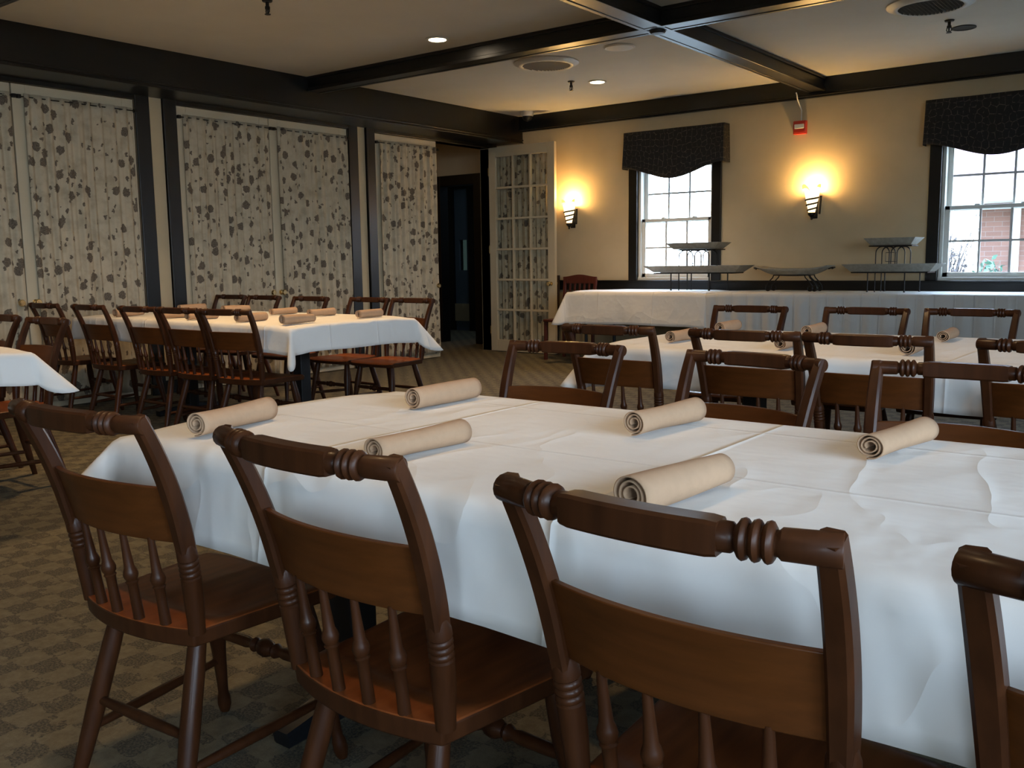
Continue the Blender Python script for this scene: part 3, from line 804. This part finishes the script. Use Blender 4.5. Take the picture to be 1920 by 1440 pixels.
    MB().tube([a.lerp(b, f) for f in (0, 0.2, 0.5, 0.8, 1)], [0.008, 0.010, 0.0115, 0.010, 0.008], 10).build('stretcher', fw, t)
    for sx in (-1, 1):
        a, b = LT[(sx, -1)].lerp(LB[(sx, -1)], 0.66), LT[(sx, 1)].lerp(LB[(sx, 1)], 0.62)
        MB().tube([a.lerp(b, f) for f in (0, 0.2, 0.5, 0.8, 1)], [0.008, 0.010, 0.0115, 0.010, 0.008], 10).build('stretcher', fw, t)
    return t

CREST_Y = post_xy(CZ)[1] - 0.01
D = math.radians
G1, G2, G3, G4 = 'chairs around the big front table', 'chairs around the long left table', 'chairs around the right table', 'chairs at the table cut by the left edge'
# (crest centre x, y, rotation, label, group)
CH = [
    (-1.633, 0.825, 3, 'brown wooden chair at the left end of the front table, seat side in view', G1),
    (-1.037, 0.845, -2.5, 'brown wooden chair second along the near side of the front table, reddish seat in view', G1),
    (-0.466, 0.830, -2.5, 'brown wooden chair showing the largest back, near side of front table, right of centre', G1),
    (0.034, 0.838, 0, 'brown wooden chair cut off by the right edge on the near side of front table', G1),
    (-1.610, 2.365, 182, 'reddish wooden chair across the front table by its far left corner', G1),
    (-0.985, 2.320, 171, 'reddish wooden chair slightly turned, middle of the far side of the front table', G1),
    (-0.475, 2.320, 180, 'reddish wooden chair at the right edge across the front table, beyond the rightmost napkin', G1),
    (-4.595, 3.250, 9, 'dark wooden chair at the near right end of the long left table', G2),
    (-5.070, 3.250, 1, 'dark wooden chair second from the right on the near side of left table', G2),
    (-5.500, 3.245, 1, 'dark wooden chair in the middle of the five on the near side of left table', G2),
    (-6.110, 3.250, 0, 'dark wooden chair second from the left on the near side of left table', G2),
    (-6.720, 3.250, 0, 'dark wooden chair nearest the curtains on the near side of left table', G2),
    (-6.760, 4.880, 180, 'wooden chair across the left table, leftmost of the three in front of the middle doors', G2),
    (-6.300, 4.870, 180, 'wooden chair across the left table, central of the three in front of the middle doors', G2),
    (-5.690, 4.840, 180, 'wooden chair across the left table, rightmost of the three in front of the middle doors', G2),
    (-5.060, 4.860, 180, 'wooden chair across the left table in front of the second white wall strip', G2),
    (-4.630, 4.870, 180, 'wooden chair across the left table, in front of the single closed leaf', G2),
    (-1.910, 3.080, 0, 'dark wooden chair at the left corner of the right table, near side', G3),
    (-1.350, 3.075, 0, 'dark wooden chair second from the left on the near side of right table', G3),
    (-0.930, 3.075, 0, 'dark wooden chair third from the left on near side of right table, touching its neighbour', G3),
    (-0.395, 3.075, 0, 'dark wooden chair at the right edge on the near side of the right table', G3),
    (-2.020, 4.700, 180, 'wooden chair across the right table, leftmost of three backs before the buffet', G3),
    (-1.430, 4.735, 180, 'wooden chair across the right table, central of three backs before the buffet', G3),
    (-0.965, 4.790, 180, 'wooden chair across the right table, rightmost of three backs before the buffet', G3),
    (-4.700, 2.300, 180, 'brown wooden chair behind the corner of the tablecloth at the left edge', G4),
    (-5.260, 2.330, 180, 'brown wooden chair cut off by the left edge behind the leftmost tablecloth', G4),
]
proto = None
for cx, cy, rot, lab, grp in CH:
    a = D(rot)
    ox = cx - (-math.sin(a)) * CREST_Y; oy = cy - math.cos(a) * CREST_Y
    if proto is None:
        proto = make_chair(lab, grp); proto.location = (ox, oy, 0); proto.rotation_euler = (0, 0, a)
    else:
        dup(proto, (ox, oy, 0), a, lab, grp)

# the two other chairs by the end of the buffet
t = thing('side_chair', 'red wooden chair with wavy top rail at the buffet end by the wall', 'chair', (-5.70, 8.42, 0), PI)
rw = MT['red_wood']
MB().box(-0.20, 0.20, -0.20, 0.20, 0.41, 0.44).build('seat', rw, t, True, 0.008)
for sx in (-1, 1):
    MB().bar([(sx * 0.19, -0.19, 0), (sx * 0.19, -0.185, 0.45), (sx * 0.20, -0.235, 0.86)], 0.032, 0.03).build('back_post', rw, t)
    MB().bar([(sx * 0.18, 0.18, 0), (sx * 0.18, 0.17, 0.42)], 0.034, 0.034).build('leg', rw, t)
m = MB()
for th in (-0.011, 0.011):
    m.grid(lambda i, j: ((-1 + i / 12) * 0.215, -0.228 + th, (0.815 + j / 3 * (0.085 + 0.012 * math.cos((-1 + i / 12) * PI)))), 24, 3)
ring = list(range(25)) + [25 * j + 24 for j in range(1, 4)] + [75 + i for i in range(23, -1, -1)] + [25 * j for j in range(2, 0, -1)]
for a in range(len(ring)): p, q = ring[a], ring[(a + 1) % len(ring)]; m.f.append((p, q, q + 100, p + 100))
m.build('crest_rail', rw, t, True)
for i in range(5): MB().bar([(-0.12 + 0.06 * i, -0.185, 0.44), (-0.125 + 0.0625 * i, -0.228, 0.83)], 0.022, 0.012).build('back_slat', rw, t)
t = thing('folded_chair', 'dark wooden folded chair mostly hidden behind the open glass door', 'chair', (-6.33, 8.835, 0), 0)
for sx in (-1, 1): MB().bar([(sx * 0.2, -0.02, 0), (sx * 0.2, 0.02, 0.90)], 0.03, 0.022).build('side_rail', MT['dark_wood'], t)
MB().box(-0.2, 0.215, 0.008, 0.030, 0.82, 0.90).build('crest_rail', MT['dark_wood'], t, False, 0.004)
MB().box(-0.185, 0.185, -0.012, 0.014, 0.30, 0.66).build('seat', MT['dark_wood'], t, False, 0.004)

# ------------------------------------------------------------------ tables, cloths
def pedestal_table(label, x0, x1, y0, y1, z, feet_x):
    t = thing('dining_table', label, 'table', ((x0 + x1) / 2, (y0 + y1) / 2, 0), 0, 'pedestal dining tables')
    hx, hy = (x1 - x0) / 2 - 0.006, (y1 - y0) / 2 - 0.006; cx = (x0 + x1) / 2
    MB().box(-hx + 0.02, hx - 0.02, -hy + 0.02, hy - 0.02, z - 0.05, z - 0.020).build('tabletop', MT['table'], t, False, 0.006)
    for fx in feet_x:
        px = fx - cx
        MB().box(px - 0.04, px + 0.04, -0.04, 0.04, 0.04, z - 0.07).box(px - 0.05, px + 0.05, -hy * 0.7, hy * 0.7, z - 0.07, z - 0.05).build('pedestal', MT['black'], t, False, 0.006)
        for sg in (-1, 1):
            MB().bar([(px, sg * 0.02, 0.045), (px, sg * hy * 0.3, 0.038), (px, sg * hy * 0.55, 0.022)], [0.075, 0.07, 0.055], [0.06, 0.05, 0.036]).build('foot', MT['black'], t)

def tablecloth(name, label, x0, x1, y0, y1, z, d, seed, mat='cloth', flare=27, side_out=0.03, wave=0.008, floor_pleats=False, group='white tablecloths', step=0.03, cdrop=1.0, corners={}):
    R = random.Random(seed); off = Vector((R.uniform(0, 50), R.uniform(0, 50), R.uniform(0, 50)))
    nx, ny, ns = max(8, int((x1 - x0) / step)), max(8, int((y1 - y0) / step)), max(8, int(d / 0.025))
    us = [-d * (ns - i) / ns for i in range(ns)] + [(x1 - x0) * i / nx for i in range(nx + 1)] + [(x1 - x0) + d * (i + 1) / ns for i in range(ns)]
    vs = [-d * (ns - i) / ns for i in range(ns)] + [(y1 - y0) * i / ny for i in range(ny + 1)] + [(y1 - y0) + d * (i + 1) / ns for i in range(ns)]
    LX, LY = x1 - x0, y1 - y0
    er = 0.018
    def drape(rho, alpha):
        """out and down for an arc length rho past the edge, hanging alpha off vertical"""
        l = er * (PI / 2 - alpha)
        if rho < l:
            a = rho / er; return er * math.sin(a), er * (1 - math.cos(a))
        a = PI / 2 - alpha; r = rho - l
        return er * math.sin(a) + r * math.sin(alpha), er * (1 - math.cos(a)) + r * math.cos(alpha)
    def P(u, v):
        du = -u if u < 0 else (u - LX if u > LX else 0); dv = -v if v < 0 else (v - LY if v > LY else 0)
        sx = -1 if u < 0 else 1; sy = -1 if v < 0 else 1
        bx = min(max(u, 0), LX); by = min(max(v, 0), LY)
        # the cloth softens and dips toward a table corner
        cxd = min(bx, LX - bx); cyd = min(by, LY - by)
        dip = 0.012 * math.exp(-(cxd * cxd + cyd * cyd) / 0.02)
        if du == 0 and dv == 0:
            n = noise.noise(Vector((u * 2.2, v * 4, 0)) + off) * 0.0022
            return Vector((x0 + u, y0 + v, z + n * min(1, cxd / 0.1, cyd / 0.1) - dip))
        base_a = math.atan2(side_out, d)
        if du > 0 and dv > 0:
            phi = math.atan2(dv, du); rho = math.hypot(du, dv)
            k = math.sin(2 * phi) ** 1.5
            fl, cd = corners.get((sx, sy), (flare, cdrop))
            al = base_a + (math.radians(fl) - base_a) * k
            lim = d * (1 + 0.30 * cd * k)
            rr = min(rho / (math.sqrt(2) if phi == PI / 4 else 1 / max(abs(math.cos(phi)), abs(math.sin(phi)))) / d, 1) * lim
            o, w = drape(rr, al)
            dirv = Vector((sx * math.cos(phi), sy * math.sin(phi), 0)).normalized()
            return Vector((x0 + bx, y0 + by, z - dip)) + dirv * o - Vector((0, 0, w))
        s = du + dv; o, w = drape(s, base_a)
        dirv = Vector((sx if du else 0, sy if dv else 0, 0))
        tpar = (by if du else bx); f = s / d
        fade = min(1, min(tpar, (LY if du else LX) - tpar) / 0.12)
        seedv = off + Vector((3.7 * sx if du else 0, 5.1 * sy if dv else 0, 0))
        if floor_pleats:
            wv = 0.012 * math.sin(tpar * 2 * PI / 0.145) * min(1, f * 5)
        else:
            wv = wave * f * (0.5 * math.sin(tpar * 9 + off.x) + 0.3 * math.sin(tpar * 17 + off.y) + 2.0 * noise.noise(Vector((tpar * 3, s * 3, 1)) + seedv)) * fade
            wv += 0.004 * noise.noise(Vector((tpar * 11, s * 6, 4)) + seedv) * fade * min(1, f * 4)
        w += 0.010 * f * noise.noise(Vector((tpar * 2.3, 7, 2)) + seedv) * fade
        return Vector((x0 + bx, y0 + by, z - dip)) + dirv * (o + wv) - Vector((0, 0, w))
    m = MB(); m.grid(lambda i, j: P(us[i], vs[j]), len(us) - 1, len(vs) - 1)
    o = m.build(name, MT[mat], None, True, solid=0.0016, angle=70)
    return tag(o, label, 'tablecloth', group)

T1 = (-1.845, 1.35, 1.035, 1.860)
T2 = (-6.62, -4.22, 3.430, 4.440)
T3 = (-2.09, 0.75, 3.265, 4.310)
T0 = (-6.3, -4.06, 0.95, 1.900)
pedestal_table('long black pedestal table under the big front tablecloth', *T1, TZ, (-1.60, -0.22, 1.0))
pedestal_table('black pedestal table under the long left tablecloth, post showing below the cloth', *T2, TZ, (-4.75, -6.0))
pedestal_table('black pedestal table under the right tablecloth, behind the far front chairs', *T3, TZ, (-1.6, 0.2))
pedestal_table('black pedestal table under the tablecloth cut by the left edge', *T0, TZ, (-4.6, -5.8))
tablecloth('tablecloth', 'big white tablecloth on the front table with six napkin rolls', *T1, TZ, 0.190, 1, cdrop=-0.6, flare=45, wave=0.005)
tablecloth('tablecloth', 'white tablecloth on the long left table before the curtained doors', *T2, TZ, 0.165, 2, flare=40, cdrop=2.4, wave=0.004, side_out=0.012, corners={(1, -1): (18, 1.9), (-1, -1): (8, 0.5), (-1, 1): (8, 0.5)})
tablecloth('tablecloth', 'white tablecloth on the right table between the two rows of chairs', *T3, TZ, 0.170, 3, flare=40, cdrop=0.8, wave=0.004, side_out=0.012)
tablecloth('tablecloth', 'white tablecloth corner jutting in from the left edge', *T0, TZ, 0.150, 4, flare=46, cdrop=2.3, wave=0.004)

# buffet tables along the back wall
def folding_table(label, x0, x1, y0, y1, z):
    t = thing('folding_table', label, 'table', ((x0 + x1) / 2, (y0 + y1) / 2, 0), 0, 'buffet tables')
    hx, hy = (x1 - x0) / 2 - 0.006, (y1 - y0) / 2 - 0.006
    MB().box(-hx, hx, -hy, hy, z - 0.04, z - 0.006).build('tabletop', MT['table'], t, False, 0.006)
    for sx in (-1, 1):
        for sy in (-1, 1): MB().tube([(sx * (hx - 0.15), sy * (hy - 0.08), 0), (sx * (hx - 0.15), sy * (hy - 0.08), z - 0.04)], 0.016, 10).build('leg', MT['black'], t)
        MB().tube([(sx * (hx - 0.15), -hy + 0.08, 0.15), (sx * (hx - 0.15), hy - 0.08, 0.15)], 0.012, 8).build('leg_brace', MT['black'], t)
BZ = 0.752
folding_table('folding buffet table with the shorter cloth at the back wall', -5.44, -3.90, 8.04, 8.77, BZ)
folding_table('folding buffet table under the pleated cloth at the back wall', -3.885, 1.2, 8.04, 8.77, BZ)
tablecloth('tablecloth', 'white cloth on the buffet end by the red chair', -5.45, -3.893, 8.03, 8.78, BZ, 0.335, 5, flare=26, side_out=0.03, step=0.05, cdrop=0.4, corners={(-1, 1): (6, 0.1), (1, 1): (4, 0), (1, -1): (4, 0)})
tablecloth('table_skirt', 'pale pleated cloth hanging low on the right part of the buffet', -3.887, 1.21, 8.03, 8.78, BZ + 0.002, 0.66, 6, 'skirt', flare=5, side_out=0.01, floor_pleats=True, step=0.03)

# ------------------------------------------------------------------ napkin rolls
def napkin_mesh(seed, L=0.225):
    R = random.Random(seed); m = MB(); n = 120
    turns = 2.88; r0, r1 = 0.0085, 0.0285
    prof = []
    for i in range(n + 1):
        f = i / n; a = f * turns * 2 * PI; r = r0 + (r1 - r0) * f
        prof.append((a, r))
    sq = R.uniform(0.82, 0.95); ph = R.uniform(0, 6)
    nl = 14
    def fn(i, j):
        a, r = prof[j]; f = i / nl
        tw = 1 + 0.10 * math.sin(f * 3 + ph) - 0.10 * f
        skew = 0.004 * (j / n) * (1 if i == nl else (0.6 if i == 0 else 0))
        rr = r * tw + 0.0005 * math.sin(2.3 * a + f * 5)
        x = -L / 2 + L * f + (skew if i == nl else -skew)
        return (x, rr * math.cos(a + ph * 0.1 - 1.1), 0.0285 * 1.02 * sq + rr * math.sin(a + ph * 0.1 - 1.1) * sq)
    m.grid(fn, nl, n)
    zmin = min(v.z for v in m.v)
    for v in m.v: v.z -= zmin
    return m
NP = []
for s in range(4):
    o = napkin_mesh(20 + s).build('napkin_roll', MT['napkin'], None, True, solid=0.0022, angle=60)
    NP.append(o)
used = [False] * 4
NG1, NG2, NG3 = 'napkin rolls on the front table', 'napkin rolls on the left table', 'napkin rolls on the right table'
NL = [
    (-1.665, 1.190, 104, 'tan napkin roll at the left end of the front table, near side', NG1),
    (-1.155, 1.220, 89, 'tan napkin roll partly behind the second chair on near side of front table', NG1),
    (-0.612, 1.180, 83, 'tan napkin roll lying just beyond the chair with the largest back', NG1),
    (-1.513, 1.690, 91, 'tan napkin roll at the far left corner of the front table', NG1),
    (-0.903, 1.685, 85, 'tan napkin roll at the middle of the far side of front table', NG1),
    (-0.455, 1.715, 82, 'tan napkin roll nearest the right edge on the far side of front table', NG1),
    (-4.345, 3.585, 88, 'tan napkin roll nearest the blue-lit end, near side of left table', NG2),
    (-4.772, 3.575, 95, 'tan napkin roll seen through the rightmost chair back at left table', NG2),
    (-5.270, 3.565, 94, 'tan napkin roll seen through the second chair back from the right at left table', NG2),
    (-5.585, 3.560, 95, 'tan napkin roll seen through the middle chair back at left table', NG2),
    (-6.125, 3.560, 98, 'tan napkin roll seen through the second chair back from the curtains', NG2),
    (-4.385, 4.200, 98, 'tan napkin roll at the far right corner of left table', NG2),
    (-4.820, 4.180, 95, 'tan napkin roll second from the right on the far side of left table', NG2),
    (-5.255, 4.210, 96, 'tan napkin roll third from the right on the far side of left table', NG2),
    (-5.800, 4.215, 92, 'tan napkin roll fourth from the right on the far side of left table', NG2),
    (-6.350, 4.215, 92, 'tan napkin roll nearest the curtains on the far side of left table', NG2),
    (-1.835, 3.570, 90, 'tan napkin roll at the left end of the right table', NG3),
    (-1.335, 3.500, 89, 'tan napkin roll between the second chair posts on the right table', NG3),
    (-0.890, 3.520, 91, 'tan napkin roll with a wide open end on the right table, near side', NG3),
    (-1.880, 4.120, 94, 'tan napkin roll on the far side of right table before the leftmost far chair', NG3),
    (-1.470, 4.120, 93, 'tan napkin roll on the far side of right table before the central far chair', NG3),
    (-0.915, 4.120, 93, 'tan napkin roll on the far side of right table before the rightmost far chair', NG3),
]
for i, (x, y, r, lab, g) in enumerate(NL):
    k = i % 4
    if not used[k]: o = NP[k]; used[k] = True
    else: o = NP[k].copy(); COL.objects.link(o)
    o.location = (x, y, TZ + 0.0032); o.rotation_euler = (0, 0, D(r)); tag(o, lab, 'napkin', g)

# ------------------------------------------------------------------ serving stands on the buffet
def rect_tray(m, w, d, z, h, rim, th=0.006):
    """shallow tray with flared sides; w x d at the rim, z underside, h height"""
    bw, bd = w / 2 - rim, d / 2 - rim * 0.8
    rings = [[(-bw, -bd, z), (bw, -bd, z), (bw, bd, z), (-bw, bd, z)],
             [(-w / 2, -d / 2, z + h), (w / 2, -d / 2, z + h), (w / 2, d / 2, z + h), (-w / 2, d / 2, z + h)],
             [(-w / 2 + th * 1.5, -d / 2 + th * 1.5, z + h), (w / 2 - th * 1.5, -d / 2 + th * 1.5, z + h), (w / 2 - th * 1.5, d / 2 - th * 1.5, z + h), (-w / 2 + th * 1.5, d / 2 - th * 1.5, z + h)],
             [(-bw + th, -bd + th, z + th), (bw - th, -bd + th, z + th), (bw - th, bd - th, z + th), (-bw + th, bd - th, z + th)]]
    vs = [p for r in rings for p in r]
    fs = [(0, 3, 2, 1), (12, 13, 14, 15)] + [(r * 4 + k, r * 4 + (k + 1) % 4, r * 4 + 4 + (k + 1) % 4, r * 4 + 4 + k) for r in range(3) for k in range(4)]
    m.add(vs, fs); return m
def tier_stand(x, y, label, wide=1.0):
    z0 = BZ + 0.006
    t = thing('serving_stand', label, 'serving stand', (x, y, z0), 0, 'two-tier serving stands'); t.scale = (wide, 1, 1)
    zl, zu = 0.170, 0.392
    m = MB()
    for (px, py) in ((-0.24, -0.10), (0.17, -0.10), (-0.13, 0.12), (0.26, 0.12)):
        m.tube([(px, py, 0), (px, py, zl)], 0.007, 8).lathe([(0.012, 0), (0.012, 0.004), (0.007, 0.012)], 10, (px, py, 0))
    m.box(-0.42, 0.42, -0.13, -0.118, zl - 0.006, zl + 0.004).box(-0.42, 0.42, 0.118, 0.13, zl - 0.006, zl + 0.004).box(-0.42, -0.408, -0.13, 0.13, zl - 0.006, zl + 0.004).box(0.408, 0.42, -0.13, 0.13, zl - 0.006, zl + 0.004)
    m.build('stand_base', MT['iron'], t)
    m = MB()
    for py in (-0.09, 0.09):
        for cx in (-0.085, 0.085):
            m.tube([(cx - 0.075, py, 0.0 if cx < 0 else zl)] + [(cx - 0.075 * math.cos(a), py, zu - 0.055 + 0.055 * math.sin(a)) for a in [PI * i / 10 for i in range(11)]] + [(cx + 0.075, py, zl)], 0.006, 8)
    m.box(-0.235, 0.235, -0.11, -0.10, zu - 0.002, zu + 0.008).box(-0.235, 0.235, 0.10, 0.11, zu - 0.002, zu + 0.008).box(-0.235, -0.225, -0.11, 0.11, zu - 0.002, zu + 0.008).box(0.225, 0.235, -0.11, 0.11, zu - 0.002, zu + 0.008)
    m.build('stand_arch', MT['iron'], t)
    m = MB()
    for py in (-0.092,):
        for (a, b) in ((-0.045, 0.045), (0.01, 0.075)):
            za, zb = 0.262, 0.338
            m.tube([(a, py - 0.01, za), (b, py - 0.01, za), (b, py - 0.01, zb), (a, py - 0.01, zb), (a, py - 0.01, za)], 0.003, 6)
    m.build('stand_ornament', MT['iron'], t)
    MBT = MB(); rect_tray(MBT, 1.04, 0.34, zl + 0.006, 0.066, 0.085); MBT.build('lower_tray', MT['tray'], t, False, 0.002)
    MBT = MB(); rect_tray(MBT, 0.57, 0.30, zu + 0.010, 0.062, 0.065); MBT.build('upper_tray', MT['tray'], t, False, 0.002)
tier_stand(-4.18, 8.44, 'two-tier tray stand in front of the first window')
tier_stand(-2.345, 8.46, 'smaller two-tier tray stand beside the rightmost window casing', 0.75)
t = thing('scroll_stand', 'low scroll-legged stand with curved grey bowl between the two tiered stands', 'serving stand', (-3.24, 8.50, BZ + 0.004))
m = MB(); nx, ny = 30, 12
def bowlf(i, j, o=0.0):
    u, v = i / nx * 2 - 1, j / ny * 2 - 1
    x = 0.345 * u; y = 0.155 * v * (1 - 0.25 * u * u)
    return (x, y, 0.142 + 0.066 * (1 - (1 - abs(u) ** 3) * (1 - v * v)) + 0.026 * abs(u) ** 4 + o)
m.grid(lambda i, j: bowlf(i, j), nx, ny); m.build('bowl', MT['tray'], t, True, solid=0.008)
m = MB()
for px, sg in ((-0.16, -1), (0.13, 1), (0.17, 1)):
    for py in (-0.07, 0.07):
        pts = [(px, py, 0.150), (px + sg * 0.01, py, 0.125), (px + sg * 0.045, py, 0.09), (px + sg * 0.075, py, 0.05)]
        pts += [(px + sg * (0.055 + 0.024 * math.cos(a)), py, 0.027 + 0.022 * math.sin(a)) for a in [0.5 - i * 0.5 for i in range(11)]]
        m.tube(pts, 0.0055, 8)
m.tube([(-0.16, -0.07, 0.148), (0.17, -0.07, 0.148), (0.17, 0.07, 0.148), (-0.16, 0.07, 0.148), (-0.16, -0.07, 0.148)], 0.005, 6)
m.build('scroll_legs', MT['iron'], t)
MB().tube([(-0.34, -0.05, 0.204), (-0.372, -0.03, 0.216), (-0.372, 0.03, 0.216), (-0.34, 0.05, 0.204)], 0.006, 8).tube([(0.34, -0.05, 0.204), (0.372, -0.03, 0.216), (0.372, 0.03, 0.216), (0.34, 0.05, 0.204)], 0.006, 8).build('bowl_handles', MT['iron'], t)

# ------------------------------------------------------------------ outdoors
box('ground', MT['asphalt'], -40, 40, -40, 60, -0.12, -0.07)
bl = thing('brick_building', 'red brick building with white eave seen through the right window', 'building', (0, 0, 0))
MB().box(-2.95, 9.0, 15.0, 22.0, -0.06, 1.92).build('brick_wall', MT['brick'], bl, False)
m = MB(); m.add([(-3.9, 14.3, 1.92), (9.5, 14.3, 1.92), (9.5, 18.5, 3.4), (-3.9, 18.5, 3.4), (-3.9, 22.7, 1.92), (9.5, 22.7, 1.92)], [(0, 1, 2, 3), (3, 2, 5, 4), (0, 3, 4), (1, 5, 2), (0, 4, 5, 1)])
m.build('roof', MT['roof'], bl, False)
MB().box(-3.9, 9.5, 14.28, 14.4, 1.80, 1.93).box(-3.95, -3.85, 14.28, 22.7, 1.80, 1.93).build('gutter', MT['plastic'], bl, False, 0.01)
MB().box(-3.85, 9.4, 14.4, 15.0, 1.80, 1.83).box(-3.85, -2.95, 15.0, 22, 1.80, 1.83).build('soffit', MT['plastic'], bl, False)
MB().box(-2.52, -2.44, 14.9, 15.0, -0.05, 1.85).build('downspout', MT['plastic'], bl, False, 0.01)
def shrub(name, label, c, r, n, mat, leaf, seed, twigs=0):
    R = random.Random(seed); t = thing(name, label, 'shrub', c)
    m = MB()
    for _ in range(n):
        d = Vector((R.gauss(0, 1), R.gauss(0, 1), abs(R.gauss(0, 1)))).normalized() * R.uniform(0.55, 1.0)
        p = Vector((d.x * r[0], d.y * r[1], d.z * r[2]))
        a, b = Vector((R.gauss(0, 1), R.gauss(0, 1), R.gauss(0, 1))).normalized() * leaf, Vector((R.gauss(0, 1), R.gauss(0, 1), R.gauss(0, 1))).normalized() * leaf * 0.6
        m.add([p - a, p + b, p + a, p - b], [(0, 1, 2, 3)])
    m.build('foliage', mat, t, False)
    m = MB()
    for _ in range(max(6, twigs)):
        d = Vector((R.uniform(-1, 1) * r[0], R.uniform(-1, 1) * r[1], r[2] * R.uniform(0.5, 1.15)))
        q = d * 0.5 + Vector((R.uniform(-.1, .1), R.uniform(-.1, .1), 0.05))
        m.tube([(d.x * 0.05, d.y * 0.05, 0), q, d], [0.014, 0.009, 0.003], 5)
    m.build('branches', MT['twig'], t)
shrub('green_bush', 'round green bush below the brick wall outside', (-2.44, 13.0, -0.05), (0.36, 0.36, 1.10), 900, MT['leaf_green'], 0.05, 3)
shrub('bare_shrub', 'grey twiggy shrub at the brick corner outside', (-3.22, 13.9, -0.05), (0.42, 0.3, 1.55), 900, MT['twig'], 0.035, 4, 110)
shrub('pale_shrub', 'pale blossoming shrub low outside the right window', (-3.00, 12.2, -0.05), (0.40, 0.36, 1.00), 900, MT['snow'], 0.05, 5, 20)
